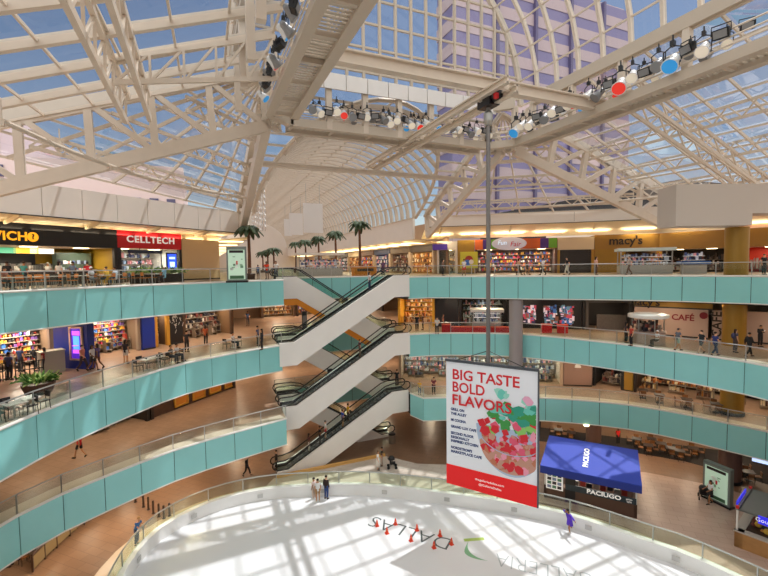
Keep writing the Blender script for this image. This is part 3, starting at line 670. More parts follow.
def bil(a, b, c, d):
    a, b, c, d = map(V, (a, b, c, d)); return lambda s, t: a.lerp(b, s).lerp(d.lerp(c, s), t)
glazing('sloping roof glazing on the left', bil((4.4, YF, 15.0), (4.4, 4, 15.0), (-16, 4, 7.7), (-13.2, YF, 8.6)), 10, 7, .3, .12, hu=.45)
glazing('sloping roof glazing on the right', bil((27.7, YF - .6, 15.3), (27.7, 4, 15.3), (51.5, 4, 7.2), (46.2, 30.6, 7.2)), 12, 10, .11, .1, hu=.22)
glazing('triangular corner glazing on the left', bil((XL, YF, 14.9), (XL, YF, 14.9), (3.9, 46.8, 6.9), (-13.2, YF + .1, 8.5)), 7, 7, .14, .1, hu=.22)
glazing('triangular corner glazing on the right', bil((XR, YF, 14.9), (XR, YF, 14.9), (25.8, 46.6, 7.2), (46.2, 30.8, 7.2)), 7, 7, .14, .1, hu=.22)
VA, VB, VZ, VC = 9.6, 7.7, 7.0, 15.0
def vy(th):
    z = VZ + VB * math.sin(th); return YF + .3 + max(0, (14.95 - z) / .533)
def vp(th, y): return V((VC + VA * math.cos(th), y, VZ + VB * math.sin(th)))
m = MB(); K = 24
cols = [0] * 0
ys = [YF + .4 + 1.65 * i for i in range(60)]
vs = []; fs = []
for i in range(K + 1):
    th = PI * i / K; y0 = vy(th)
    vs += [vp(th, y0 + (131 - y0) * j / 6) for j in range(7)]
for i in range(K):
    for j in range(6): fs.append([i * 7 + j, i * 7 + j + 1, (i + 1) * 7 + j + 1, (i + 1) * 7 + j])
m.add(vs, fs); wn[0] += 1
nv_ = struct(m.build('window_%d' % wn[0], GLASSV, smooth=True), 'glazed barrel vault of the nave beyond the escalators')
f = MB()
for y in ys:
    for i in range(K * 2):
        t0, t1 = PI * i / (2 * K), PI * (i + 1) / (2 * K)
        if vy((t0 + t1) / 2) < y:
            a, b = vp(t0, y), vp(t1, y); n = V((math.cos((t0 + t1) / 2), 0, math.sin((t0 + t1) / 2)))
            f.bar(a - n * .2, b - n * .2, .42, .2, 0, up=(0, 1, 0))
for i in range(0, K + 1, 2):
    th = PI * i / K; n = V((math.cos(th), 0, math.sin(th))); f.bar(vp(th, vy(th)) - n * .12, vp(th, 131) - n * .12, .1, .16)
for i in range(K):
    t0, t1 = PI * i / K, PI * (i + 1) / K; a, b = vp(t0, vy(t0)), vp(t1, vy(t1))
    f.tube([a, b], .2, 6)
f.build('window_frame', STEEL, nv_)
for s in (-1, 1):                                             # glazing between hip and vault
    m = MB(); f = MB(); n = 12; L = []
    for i in range(n + 1):
        y = YF + .3 + (46.4 - YF) * i / n; z = 14.95 - .533 * (y - YF - .3)
        q = max(-1, min(1, (z - VZ) / VB)); x = VC + s * VA * math.sqrt(max(0, 1 - q * q)); xo = XR if s > 0 else XL
        if s < 0: x = max(x, xo)
        L.append((V((x, y, z)), V((xo, y, z))))
    for i in range(n):
        m.add([L[i][0], L[i + 1][0], L[i + 1][1], L[i][1]], [[0, 1, 2, 3]]); f.bar(L[i][0], L[i][1], .1, .2)
        f.bar(L[i][1], L[i + 1][1], .16, .24)
    wn[0] += 1; o = struct(m.build('window_%d' % wn[0], GLASSK), 'glazing between nave vault and hip'); f.build('window_frame', STEEL, o)
# upper vault over the rink with its end lunette
UR, UZ = 12.8, 15.9
def up_(th, y): return V((15.15 + UR * math.cos(th), y, UZ + UR * math.sin(th)))
glazing('upper glass barrel vault over the rink', lambda s, t: up_(PI * t, YF + .4 - s * 38), 17, 18, .22, .09, GLASSK, .34, .14)
m = MB(); yl = YF + .5
vs = [up_(PI * i / 24, yl) for i in range(25)]; m.add(vs, [list(range(25))]); wn[0] += 1
lu = struct(m.build('window_%d' % wn[0], GLASSK), 'half-round end window of the upper vault')
f = MB()
for i in range(-9, 10):
    x = 15.15 + i * 1.4; h = math.sqrt(max(0, UR ** 2 - (i * 1.4) ** 2))
    if h > .3: f.box((x, yl - .1, UZ + h / 2), (.2, .25, h))
for j in range(0, 7):
    z = UZ + j * 1.9 + .5; w = math.sqrt(max(0, UR ** 2 - (z - UZ) ** 2))
    if w > .5: f.box((15.15, yl - .08, z), (2 * w, .16, .16))
for i in range(24): f.bar(up_(PI * i / 24, yl - .1), up_(PI * (i + 1) / 24, yl - .1), .5, .3, 0, up=(0, 1, 0))
f.build('window_frame', STEELD, lu)
m = MB(); m.box((15.15, -9.5, 11), (52, .3, 8)); struct(m.build('wall_near', WHITE))
# ---------------------------------------------------------------- lighting catwalk
def catwalk(label, p, q, side, n, top=True, pitch=.35, tdx=0.0):
    p, q, side = V(p), V(q), V(side); d = (q - p).normalized(); r = thing('lighting_catwalk', label, 'catwalk', p)
    w = 1.7
    for k, nm in ((0, 'inner_beam'), (1, 'outer_beam')):
        m = MB(); o = side * (w * k); m.bar(p + o + V((0, 0, .3)), q + o + V((0, 0, .3)), .35, .62); m.bar(p + o + V((0, 0, .02)), q + o + V((0, 0, .02)), .55, .08); m.build(nm, STEELD, r, True)
    L = (q - p).length; m = MB(); k = int(L / pitch)
    for i in range(k):
        a = p + d * (i + .5) * pitch + V((0, 0, .34)); m.bar(a + side * .2, a + side * (w - .2), .16, .05)
    m.build('deck_grille', STEELD, r, True)
    for i in range(0, k, 9):
        m = MB(); a = p + d * (i + .5) * pitch + V((0, 0, .2)); m.bar(a + side * .1, a + side * (w - .1), .22, .24); m.build('cross_bearer', STEELD, r, True)
    for k in (0, 1):
        m = MB()
        for h in (.95, 1.35, 1.75): m.tube([p + side * w * k + V((0, 0, h)), q + side * w * k + V((0, 0, h))], .055, 5)
        m.build('guard_rail', STEEL, r, True)
    for i in range(n + 1):
        a = p.lerp(q, i / n) + side * tdx; m = MB()
        m.bar(a + V((0, 0, .05)), a + V((0, 0, 3.4 + .3 * abs(tdx))), .42, .42, 0); m.build('post', STEEL, r, True)
    if top:
        m = MB(); m.bar(p + side * tdx + V((0, 0, 3.65 + .3 * abs(tdx))), q + side * tdx + V((0, 0, 3.65 + .3 * abs(tdx))), .5, .85); m.build('top_beam', STEELD, r, True)
    return r
catwalk('far lighting catwalk crowded with lamps above the nave mouth', (6.4, YF, ZB), (24.0, YF, ZB), (0, 1, 0), 6)
catwalk('right lighting catwalk running along the vault edge', (XR, 30.2, ZB), (XR, 4, ZB), (1, 0, 0), 6, tdx=2.0)
catwalk('left lighting catwalk with slatted underside', (XL, 30.2, ZB), (XL, 4, ZB), (1, 0, 0), 7, pitch=.3, tdx=-2.0)
catwalk('short angled catwalk piece at the right corner of the ring', (24.0, YF, ZB), (XR, 30.2, ZB), V((1, 1, 0)).normalized(), 1)
catwalk('short angled catwalk piece at the left corner of the ring', (XL, 30.2, ZB), (6.4, YF, ZB), V((-.3, 1, 0)).normalized(), 1)
r = thing('panel_screen', 'row of white sheet panels in front of the half-round window', 'panel', (15, 31.4, 14.4))
for i in range(11):
    m = MB(); x = 5.4 + i * 1.74; m.box((x + .85, 31.35, 14.95), (1.68, .06, 1.15)); m.build('sheet_panel', mat('white_sheet', '#e9e6e2', .6), r, True)
def ibeam(m, p, q, w, h):
    p, q = V(p), V(q); u = V((0, 0, h / 2 - .04)); m.bar(p, q, .1, h); m.bar(p + u, q + u, w, .09); m.bar(p - u, q - u, w, .09)
m = MB(); ibeam(m, (XL + .3, 22, 12.15), (27, 22, 12.15), .55, .75); tag(m.build('crossing_beam', STEEL, loc=(15, 22, 12)), 'long cream beam crossing the void above the hanging pole', 'beam', kind='thing')
r = thing('hoist_beam', 'twin monorail beam running into the nave above the banner', 'beam', (16.3, 30, 11.2)); r['kind'] = 'thing'
for nm, x, z in (('upper_rail', 15.95, 11.35), ('lower_rail', 16.6, 10.95)):
    m = MB(); ibeam(m, (x, 19.4, z), (x, 41, z), .32, .42); m.build(nm, STEEL, r, True)
m = MB()
for y in (20, 22, 26, 30, 34, 38, 40.6): m.bar((15.9, y, 11.2), (16.65, y, 11.1), .2, .3)
for y in (22, 31.9): m.bar((16.3, y, 11.3), (16.3, y, 11.9), .16, .16, 0, up=(0, 1, 0))
m.build('cross_tie', STEEL, r, True)
m = MB(); ibeam(m, (4.6, 37, 9.75), (26.2, 37, 9.75), .3, .42); tag(m.build('tie_beam', STEEL, loc=(15, 37, 9.7)), 'slim horizontal tie beam across the mouth of the nave vault', 'beam', kind='thing')
GY = 9.6
r = thing('gantry_beam', 'nearest cream gantry with grille crossing the top right corner', 'beam', (20, GY, 12)); r['kind'] = 'thing'
m = MB(); m.bar((12, GY, 12.2), (27, GY, 12.2), .4, .5); m.bar((12, GY - 1.8, 12.2), (27, GY - 1.8, 12.2), .4, .5); m.build('side_beam', STEEL, r, True)
m = MB()
for i in range(48): m.box((12.2 + i * .31, GY - .9, 12.35), (.15, 1.5, .05))
m.build('deck_grille', STEELD, r, True)
for pts, lab, side in (([(-7.4, 23), (-5.9, 28), (-3.2, 33.5), (.4, 37.6), (4.2, 40.6)], 'left', 0), ([(26.2, 43.4), (31, 39.8), (36.5, 35), (39.5, 30), (41.4, 25), (42.4, 18)], 'right', 1)):
    r = thing('conduit_pipe', 'cream horizontal pipe curving along the %s eave under the glass' % lab, 'pipe', (pts[0][0], pts[0][1], 7.4))
    P = [p + V((0, 0, 7.4)) for p in resample(pts, 1.0)]
    m = MB(); m.tube(P, .12, 8); m.build('pipe', STEEL, r, True)
    for p in P[::4]: m = MB(); m.box((p.x, p.y, p.z - .12), (.2, .2, .2)); m.bar(p, p + V((0, 0, .9)), .05, .05, 0, up=(0, 1, 0)); m.build('bracket', STEEL, r, True)
# ---------------------------------------------------------------- stage lamps
LH = mat('lamp_white_housing', '#e4e4e2', .4); LG = mat('lamp_grey_housing', '#8e8f90', .4, .3)
RED = mat('red_gel', '#e03020', .4, emit=.4); BLU = mat('blue_gel', '#2a8ed0', .4, emit=.4); CLR = mat('clear_lens', '#fff4e0', .2, emit=.12)
def par(lens, housing, dark):
    r = thing('stage_lamp', None, 'stage lamp')
    m = MB(); m.T = Matrix.Rotation(-.8, 4, 'X')
    m.lathe([(.1, .42), (.17, .3), (.2, .05), (.3, -.3), (.31, -.34)], n=14); m.build('housing', housing, r, smooth=False)
    m = MB(); m.T = Matrix.Rotation(-.8, 4, 'X'); m.lathe([(.27, -.35), (.27, -.33)], n=14); m.build('lens', lens, r)
    m = MB(); m.tube([(-.3, 0, 0), (-.32, 0, .45), (0, 0, .62), (.32, 0, .45), (.3, 0, 0)], .03, 5); m.build('yoke', DARK, r)
    m = MB(); m.box((0, 0, .68), (.14, .2, .2)); m.tube([(0, 0, .7), (0, 0, 1.0)], .035, 5); m.build('clamp', DARK, r)
    return r
def flood():
    r = thing('stage_lamp', None, 'stage lamp')
    m = MB(); m.box((0, 0, .1), (.62, .3, .42), 0, rx=.4); m.build('housing', DARK, r)
    m = MB(); m.box((0, -.17, .03), (.5, .03, .32), 0, rx=.4); m.build('lens', LG, r)
    m = MB(); m.tube([(-.36, 0, .1), (-.36, 0, .5), (.36, 0, .5), (.36, 0, .1)], .03, 5); m.build('yoke', DARK, r)
    m = MB()
    for k in range(4): m.box((0, .17 + .0 * k, -.05 + .1 * k), (.56, .08, .03))
    m.build('cooling_fin', DARK, r); return r
protos = {'white': par(CLR, LH, 0), 'red': par(RED, LH, 0), 'blue': par(BLU, LH, 0), 'grey': par(LG, LG, 0), 'black': flood()}
used = set()
DESC = {'white': 'white bell-shaped stage lamp with clear lens', 'red': 'white stage lamp with red gel', 'blue': 'white stage lamp with blue gel', 'grey': 'grey can stage lamp', 'black': 'black box floodlight'}
def lampat(kind, loc, rz, where, sc=1.0):
    o = protos[kind]; lab = '%s on the %s catwalk' % (DESC[kind], where); g = '%s lamps on the %s catwalk' % (kind, where)
    if kind not in used: used.add(kind); o.location = loc; o.rotation_euler = (0, 0, rz); o.scale = (sc,) * 3; tag(o, lab, None, g)
    else: dup(o, loc, rz, lab, g, sc)
seq = ['white', 'black', 'grey', 'white', 'black', 'white', 'red', 'grey', 'black', 'white', 'black', 'grey', 'white', 'white', 'black', 'white', 'red', 'white', 'black', 'blue', 'white', 'grey']
for i in range(28):
    lampat(seq[i % len(seq)], (6.6 + i * .63, YF - .45 - .12 * (i % 3), ZB + 1.05 + .3 * ((i * 7) % 4) / 3), random.uniform(-.6, .6), 'far')
for i, k in enumerate(['blue', 'white', 'white', 'black', 'grey', 'white', 'black', 'white', 'black', 'white', 'grey', 'black', 'red', 'white', 'black', 'grey', 'blue', 'black', 'white', 'black']):
    y = 29.5 - i * .82
    lampat(k, (XR - .45, y, ZB + 1.15 + .25 * (i % 2)), -PI / 2 + random.uniform(-.5, .5), 'right', 1.15 + (.35 if k in ('red', 'blue') else 0))
for i in range(22):
    lampat(seq[(i * 5 + 3) % len(seq)], (6.9 + i * .8, YF + 1.35 + .1 * (i % 2), ZB + 1.5 + .25 * ((i * 5) % 3)), random.uniform(-.9, .9), 'far', .9)
for i in range(18):
    lampat(seq[(i * 3 + 1) % len(seq)], (XR + 1.3, 29.8 - i * .95, ZB + 1.45 + .3 * (i % 3)), -PI / 2 + random.uniform(-.8, .8), 'right', .95)
for i, k in enumerate(['blue', 'grey', 'black', 'grey', 'black', 'red', 'grey', 'black', 'black', 'blue', 'grey', 'grey', 'black', 'white', 'blue', 'black']):
    lampat(k, (XL - .55, 29.3 - i * .85, ZB + .95 + .3 * (i % 2)), PI / 2 + random.uniform(-.5, .5), 'left', .95)
# ---------------------------------------------------------------- nave hangings
for i, (u0, u1, v0, v1, y, lab) in enumerate(((303, 323, 203, 233, 62, 'large white hanging panel in the nave vault, nearest of three'), (289, 303, 213, 235, 74, 'second white hanging panel further along the nave'), (284, 292, 219, 236, 86, 'thin white hanging panel farthest along the nave'))):
    a, b = on_y(u0, v0, y), on_y(u1, v1, y); m = MB(); m.box(((a.x + b.x) / 2, y, (a.z + b.z) / 2), (b.x - a.x, .15, a.z - b.z)); r = m.build('vault_hanging', mat('white_sheet', '#e9e6e2', .6), loc=((a.x + b.x) / 2, y, b.z)); tag(r, lab, 'hanging sign')
    m = MB()
    for t in (.15, .85): m.tube([(a.x + (b.x - a.x) * t, y, a.z), (a.x + (b.x - a.x) * t, y, 13.2)], .03, 5)
    m.build('suspension_wire', ALU, r, True)
    for k in r.children:
        for vtx in k.data.vertices: pass
r = thing('hanging_ornament', 'white openwork hanging screen of loops on the left of the nave', 'ornament', (8.2, 70, 6))
m = MB()
for i in range(13):
    for j in range(7):
        c = V((7.6, 56 + i * 2.4, 6.2 + j * .72 + (i % 2) * .2)); m.tube([c + V((.05 * k, .75 * math.cos(k * PI / 3), .42 * math.sin(k * PI / 3))) for k in range(7)], .09, 4)
m.build('loop_screen', mat('white_sheet', '#e9e6e2', .6), r, True)
m = MB()
for i in range(0, 13, 3): m.tube([(7.6, 56 + i * 2.4, 10.8), (7.6, 56 + i * 2.4, 12.6)], .03, 4)
m.build('suspension_wire', ALU, r, True)
# ---------------------------------------------------------------- buildings outside
r = thing('office_tower', 'pink and violet banded office tower behind the glass vault', 'building', (70, 130, 0))
BM = [mat('tower_pink_band', '#b8a4a6', .6), mat('tower_violet_glass', '#7a7298', .4), mat('tower_shaft', '#5c5478', .4)]
a = on_y(452, 60, 125); b = on_y(631, 40, 125); top = on_y(600, 2, 125).z
m = MB(); cx, wx = (a.x + b.x) / 2, b.x - a.x
n = 13; hh = top / n
for i in range(n):
    m.box((cx, 130, hh * (i + .25)), (wx, 10, hh * .5), 0); m.box((cx, 130, hh * (i + .75)), (wx - .5, 9.5, hh * .5), 1)
m.build('banded_facade', BM, r, True)
m = MB()
for i in range(1, 5): m.box((cx - wx / 2 + wx * i / 5 + 1, 124.6, top / 2), (1.1, 1.4, top))
m.build('vertical_shaft', BM[2], r, True)
m = MB(); m.box((cx, 130, top + .4), (wx - 6, 8, 1)); m.build('roof_parapet', BM[0], r, True)
r = thing('office_block', 'pale pink office block with dark windows beyond the left roof', 'building', (-60, 90, 0))
m = MB(); m.box((-61, 95, 5), (70, 30, 43)); m.box((-14, 95, 1), (24, 30, 34)); m.build('wall', mat('pink_stone', '#d4c2c2', .7), r, True)
m = MB()
for i in range(33):
    for j in range(4 if i < 24 else 3): m.box((-84 + i * 2.5, 79.9, 4 + j * 3.9), (1.3, .3, 1.7))
m.build('window', mat('dark_block_windows', '#4a4668', .2), r, True)
r = thing('parking_block', 'low dark building beyond the right glass roof', 'building', (110, 80, 0))
m = MB(); m.box((110, 80, 3), (60, 60, 26)); m.build('wall', mat('dark_block_wall', '#3a3a3c', .7), r, True)
m = MB()
for j in range(4): m.box((110, 49.8, 3 + j * 4), (58, .4, 1.2))
m.build('band', mat('dark_block_band', '#57585a', .6), r, True)
# ================================================================ ESCALATORS
STEPM = mat('escalator_step_grey', '#8d8e90', .4, .2); SKIRT = mat('escalator_skirt_black', '#2c2c2e', .4)
GLASSE = glass('escalator_glass', '#f4faf7', .04)
ESC = {}
def xprism(m, poly, y0, y1, k=0):
    """polygon in x-z, extruded along y"""
    n = len(poly); tri = tessellate_polygon([[V((p[0], p[1], 0)) for p in poly]])
    vs = [(p[0], y0, p[1]) for p in poly] + [(p[0], y1, p[1]) for p in poly]
    fs = [list(t) for t in tri] + [[i + n for i in t] for t in tri] + [[i, (i + 1) % n, n + (i + 1) % n, n + i] for i in range(n)]
    m.add(vs, fs, k)
def escalator(key, label, x0, x1, zb, zt, y, fb=1.2, ft=1.6, w=1.9, ground=False, orange=False):
    s = 1 if x1 > x0 else -1
    r = thing('escalator', label, 'escalator', ((x0 + x1) / 2, y + w / 2, zb))
    ESC[key] = (x0, x1, zb, zt, y + w / 2)
    A, B, C, D = (x0 - s * fb, zb), (x0, zb), (x1, zt), (x1 + s * ft, zt)
    top = [(a, b + .22) for a, b in (A, B, C, D)]
    sl = (zt - zb) / (x1 - x0)
    if ground:
        k = x0 + (1.75 / abs(sl)) * s; bot = [(x1 + s * ft, zt - 1.85), (x1, zt - 1.85), (k, zb + .01), (x0 - s * fb, zb + .01)]
    else: bot = [(x1 + s * ft, zt - 1.85), (x1, zt - 1.85), (x0 + s * .2, zb - 1.8), (x0 - s * fb, zb - 1.8)]
    m = MB(); xprism(m, top + bot, y, y + .22); xprism(m, top + bot, y + w - .22, y + w); m.build('side_cladding', CLAD, r, True)
    m = MB(); inner = [(a, b - .4) for a, b in (A, B, C, D)]; ib = [(a, b + .02) for a, b in bot] if not ground else bot
    xprism(m, inner + ib, y + .2, y + w - .2); m.build('underside', CLAD, r, True)
    m = MB(); n = int(abs(x1 - x0) / .38)
    for i in range(n):
        xa, xb = x0 + (x1 - x0) * i / n, x0 + (x1 - x0) * (i + 1) / n; z = zb + (zt - zb) * (i + .5) / n
        m.box(((xa + xb) / 2, y + w / 2, z - .2), (abs(xb - xa) * .98, 1.05, .36))
    m.build('step_band', STEPM, r, True)
    m = MB()
    for a, b in ((A, B), (C, D)): m.box(((a[0] + b[0]) / 2, y + w / 2, a[1] - .19), (abs(b[0] - a[0]), w - .44, .4))
    m.build('landing_plate', ALU, r, True)
    for yy in (y + .36, y + w - .36):
        m = MB(); xprism(m, top + [(a, b + .08) for a, b in (A, B, C, D)][::-1] and [(a, b + .02) for a, b in (A, B, C, D)] + [(a, b + .26) for a, b in (D, C, B, A)], yy - .07, yy + .07); m.build('skirt', SKIRT, r, True)
        m = MB(); xprism(m, [(a, b + .3) for a, b in (A, B, C, D)] + [(a, b + .98) for a, b in (D, C, B, A)], yy - .012, yy + .012); m.build('balustrade_glass', GLASSE, r, True)
        P = []
        for k in range(7): t = PI / 2 + PI * k / 6 * 1; P.append((A[0] - s * .35 * math.sin(PI * k / 6), yy, zb + .65 - .35 * math.cos(PI * k / 6)))
        P += [(B[0] - s * .3, yy, zb + 1.0), (B[0] + s * .6, yy, zb + 1.0 + .22), (C[0] - s * .6, yy, zt + 1.0 - .22), (C[0] + s * .3, yy, zt + 1.0)]
        for k in range(7): P.append((D[0] + s * .35 * math.sin(PI * k / 6), yy, zt + .65 + .35 * math.cos(PI * k / 6)))
        m = MB(); m.tube(P, .055, 6); m.build('handrail', RUBBER, r, True)
    if orange:
        m = MB(); xprism(m, [(a, b - .02) for a, b in bot] + [(a, b - .62) for a, b in bot[::-1]], y + .02, y + .5); m.build('orange_underside', mat('orange_trim', '#e08a1e', .5), r, True)
    return r
def esc_pos(key, t, dy=0):
    x0, x1, zb, zt, y = ESC[key]; return V((x0 + (x1 - x0) * t, y + dy, zb + (zt - zb) * t + .0))
escalator('e1', 'front escalator rising right to the top gallery', 7.3, 16.9, L2, L3, 36.75, 1.25, 1.6)
escalator('e2', 'front escalator rising right to the middle gallery', 7.4, 16.9, L1, L2, 36.75, 1.2, 1.6)
escalator('e3', 'front escalator rising right from the rink floor to the lowest gallery', 6.6, 16.6, G, L1, 36.75, 1.0, 1.7, ground=True)
escalator('r1', 'rear escalator rising left to the top gallery with orange underside', 17.3, 8.4, L2, L3, 40.3, 1.2, 1.9, orange=True)
escalator('r2', 'rear escalator rising left to the middle gallery', 17.3, 8.4, L1, L2, 40.3, 1.2, 1.9)
escalator('r3', 'rear escalator rising left from the rink floor', 17.0, 8.2, G, L1, 40.3, 1.2, 1.7, ground=True)
# cream strip of floor kerb in front of the lowest escalator
m = MB(); m.bar((5.4, 36.3, G + .12), (15.5, 36.3, G + .12), .25, .24); tag(m.build('floor_kerb', mat('tan_kerb', '#d9a860', .5), loc=(10, 36.3, G)), 'tan kerb along the foot of the lowest escalator', 'kerb')
for i, (u, v, z, h, lab) in enumerate(((305, 346, L2, 2.6, 'slim black pylon behind the upper front escalator'), (330, 378, L1, 2.5, 'slim black pylon behind the middle front escalator'))):
    p = on_y(u, v, 39.4); r = thing('pylon', lab, 'pylon', (p.x, 39.4, z)); r['kind'] = 'thing'
    m = MB(); m.box((0, 0, h / 2), (.42, .3, h)); m.build('body', BLACKP, r)
    m = MB(); m.box((0, -.16, h * .7), (.34, .02, h * .3)); m.build('sign_face', GREYP, r)
# ================================================================ RINK
RK = [(-2.5, -1), (-4.2, 10), (-4.8, 20), (-4.6, 26.2), (-3.5, 30), (-1.8, 31.9), (.6, 33.0), (3.4, 33.2), (6.1, 32.6), (10.7, 30.8), (14.6, 28.2), (20, 23.7), (22.6, 20.8), (24.6, 17.1), (25.8, 14.5), (26.6, 9), (26, -1)]
RP = resample(RK, 1.2)
m = MB(); m.prism([(p.x, p.y) for p in RP], G - .02, G + .02); struct(m.build('floor', ICE), 'white ice of the skating rink')
m = MB()
o = inset(RP, .35); o2 = inset(RP, 2.2)
tp = MB(); n = len(RP)
tp.add([(p.x, p.y, G + .006) for p in o] + [(p.x, p.y, G + .006) for p in o2], [[i, n + i, n + i + 1, i + 1] for i in range(n - 1)])
struct(tp.build('floor', mat('pale_rink_walk', '#cdb9a0', .5)), 'pale walk round the outside of the rink boards')
rb = thing('rink_barrier', 'white dasher boards with glass rail round the ice', 'barrier', (RP[20].x, RP[20].y, G))
BOARD = mat('white_dasher_board', '#f7f7f4', .35)
N = len(RP) - 1; o = inset(RP, .06); oo = inset(RP, .3)
for i in range(0, N, 2):
    m = MB()
    for k in (i, min(i + 1, N - 1)):
        a, b = o[k], o[k + 1]; m.bar(a + V((0, 0, .42)), b + V((0, 0, .42)), .12, .84)
    m.build('dasher_board', BOARD, rb, True)
    if i % 4 == 0:
        a, b = RP[i].lerp(RP[min(i + 2, N)], .5), RP[min(i + 2, N)]; d = (b - a).normalized(); q = a - V((-d.y, d.x, 0)) * .02
        m = MB(); m.bar(q - d * .2 + V((0, 0, .45)), q + d * .2 + V((0, 0, .45)), .04, .3); m.build('board_hatch', mat('board_hatch_grey', '#c9c8c4', .5), rb, True)
m = MB()
for i in range(N): m.bar((o[i] + oo[i]) / 2 + V((0, 0, .86)), (o[i + 1] + oo[i + 1]) / 2 + V((0, 0, .86)), .4, .06)
m.build('cap_ledge', BOARD, rb, True)
for i in range(0, N - 1, 2):
    m = MB()
    for k in (i, i + 1):
        a, b = oo[k], oo[k + 1]; m.bar(a + V((0, 0, 1.32)), b + V((0, 0, 1.32)), .02, .86)
    m.build('glass_panel', glass('rink_glass', '#f2f8ee', .05), rb, True)
    m = MB(); m.box((oo[i].x, oo[i].y, 1.33 + G), (.06, .06, .92)); mm = m; mm.v = [p - V((0, 0, 0)) for p in mm.v]; mm.build('post', ALU, rb, True)
for q in rb.children:
    if q.name.split('.')[0] != 'post':
        for vtx in q.data.vertices: vtx.co.z += G
m = MB(); m.tube([p + V((0, 0, G + 1.8)) for p in oo], .05, 6); m.build('handrail', ALU, rb, True)
GREEN = mat('ice_green_paint', '#7fb487', .4); PAINT = mat('ice_black_paint', '#4a5354', .4); PALEPT = mat('ice_grey_paint', '#a9b0b2', .4)
def flat_text(nm, s, p, q, size, m_, align, lab, width=None, bold=0.0):
    d = q - p; rz = math.atan2(d.y, d.x)
    t = thing(nm, lab, 'floor lettering', (p.x, p.y, G + .021), rz); w0 = text('letters', s, size, m_, t, (0, 0, 0), (0, 0, 0), .002, align, bold=bold)
    if width:
        k = width / max(1e-3, w0.dimensions.x); w0.scale = (k, 1, 1)
    return t
pD, pS = on_z(452, 545, G), on_z(373, 521, G)
flat_text('ice_lettering', 'DALLAS', pD, pS, 1.7, PAINT, 'LEFT', 'dark upside-down lettering on the ice among the orange cones', (pS - pD).length, -.02)
pA, pB = on_z(497, 559, G), on_z(596, 581, G)
flat_text('ice_lettering', 'GALLERIA', pB, pA, 1.7, PALEPT, 'LEFT', 'faint grey upside-down lettering on the ice right of the green crescent', (pA - pB).length, -.03)
c = on_z(478, 548, G); c1 = on_z(464, 541, G); c2 = on_z(483, 563, G)
cr = thing('ice_emblem', 'green crescent emblem painted on the ice', 'floor emblem', (c.x, c.y, G + .021))
ax = (c2 - c1); L = ax.length; ax.normalize(); ay = V((-ax.y, ax.x, 0)); mid = (c1 + c2) / 2
m = MB(); vs = []; 
for i in range(15):
    t = i / 14; x = (t - .5) * L; bow = 1 - (2 * t - 1) ** 2
    for k in (.28, .28 + .16 * min(1, t * 2.2) * (1 if t < .9 else .7)): vs.append(mid + ax * x - ay * (bow * L * k * 1.0 - .45 * L * .4) + V((0, 0, .022 + G - mid.z)))
m.add(vs, [[2 * i, 2 * i + 1, 2 * i + 3, 2 * i + 2] for i in range(14)]); m.build('crescent', GREEN, cr, True)
m = MB(); e1 = on_z(464, 540.5, G); e2 = on_z(484, 539, G); m.bar(e1 + V((0, 0, .023)), e2 + V((0, 0, .023)), .28, .004); m.build('tip_stroke', mat('ice_lime_paint', '#a7c05a', .4), cr, True)
# cones
def cone():
    t = thing('traffic_cone', None, 'cone')
    m = MB(); m.lathe([(.12, .03), (.03, .44), (.02, .46)], n=14); m.build('cone_body', mat('cone_orange', '#e8401c', .5), t)
    m = MB(); m.box((0, 0, .018), (.25, .25, .036)); m.build('base', mat('cone_orange', '#e8401c', .5), t)
    m = MB(); m.lathe([(.085, .24), (.07, .3)], n=14); m.build('band', mat('cone_band', '#f07a50', .5), t); return t
CN = [(377, 526, 'cone inside the last letter at the far left of the lettering'), (387, 533.5, 'cone below the second letter from the left'), (395.5, 524.5, 'cone above the second letter from the left'), (411, 541, 'cone below the middle of the lettering'), (417, 530.5, 'cone above the middle of the lettering'), (434, 548, 'cone below the second letter from the right'), (440, 536, 'cone above the first letter'), (451.5, 544.5, 'cone at the right end of the dark lettering')]
c0 = cone()
for i, (u, v, lab) in enumerate(CN):
    p = on_z(u, v, G + .02)
    if i == 0: c0.location = p; tag(c0, 'small orange ' + lab, None, 'cones on the ice')
    else: dup(c0, p, 0, 'small orange ' + lab, 'cones on the ice')
# ================================================================ BANNER AND POLE
def at_depth(u, v, d): q = ray(u, v); return CAM + q * (d / F)
bl, br_ = at_depth(446, 360, 28.2), at_depth(538, 372, 25.1)
zl = at_depth(443.5, 488, 28.2).z; zr = at_depth(536, 510, 25.1).z
top, bot = (bl.z + br_.z) / 2, (zl + zr) / 2
d = V((br_.x - bl.x, br_.y - bl.y, 0)); W = d.length; HH = top - bot; rz = math.atan2(d.y, d.x)
bn = thing('hanging_banner', 'large printed food banner hanging over the rink', 'banner', (bl.x, bl.y, bot), rz)
print('banner', W, HH, bl, br_)
m = MB(); m.box((W / 2, .06, HH / 2), (W, .08, HH)); m.build('cloth', mat('banner_white', '#f4f8ff', .5), bn)
m = MB(); m.box((W / 2, .04, HH + .06), (W + .1, .22, .16)); m.build('top_bar', mat('banner_bar', '#5a5e66', .4, .5), bn)
m = MB(); m.box((W + .03, .05, HH / 2), (.08, .14, HH)); m.build('edge_bar', mat('banner_bar', '#5a5e66', .4, .5), bn)
m = MB(); m.box((W / 2, .005, HH * .08), (W, .03, HH * .16)); rs = m.build('red_strip', mat('banner_red', '#ff080c', .5), bn)
BR = mat('banner_red_ink', '#d8202a', .5); BN = mat('banner_navy_ink', '#1f3c78', .5)
def btext(nm, s, x, zf, cap, width, m_, par=bn, y=.012, bold=0.0):
    t = text(nm, s, cap / .69, m_, par, (x, y, zf), UPR, .003, 'LEFT', bold=bold); bpy.context.view_layer.update()
    if t.dimensions.x > 0: t.scale = (width / t.dimensions.x, 1, 1)
    return t
fz = lambda f: HH * (1 - f)
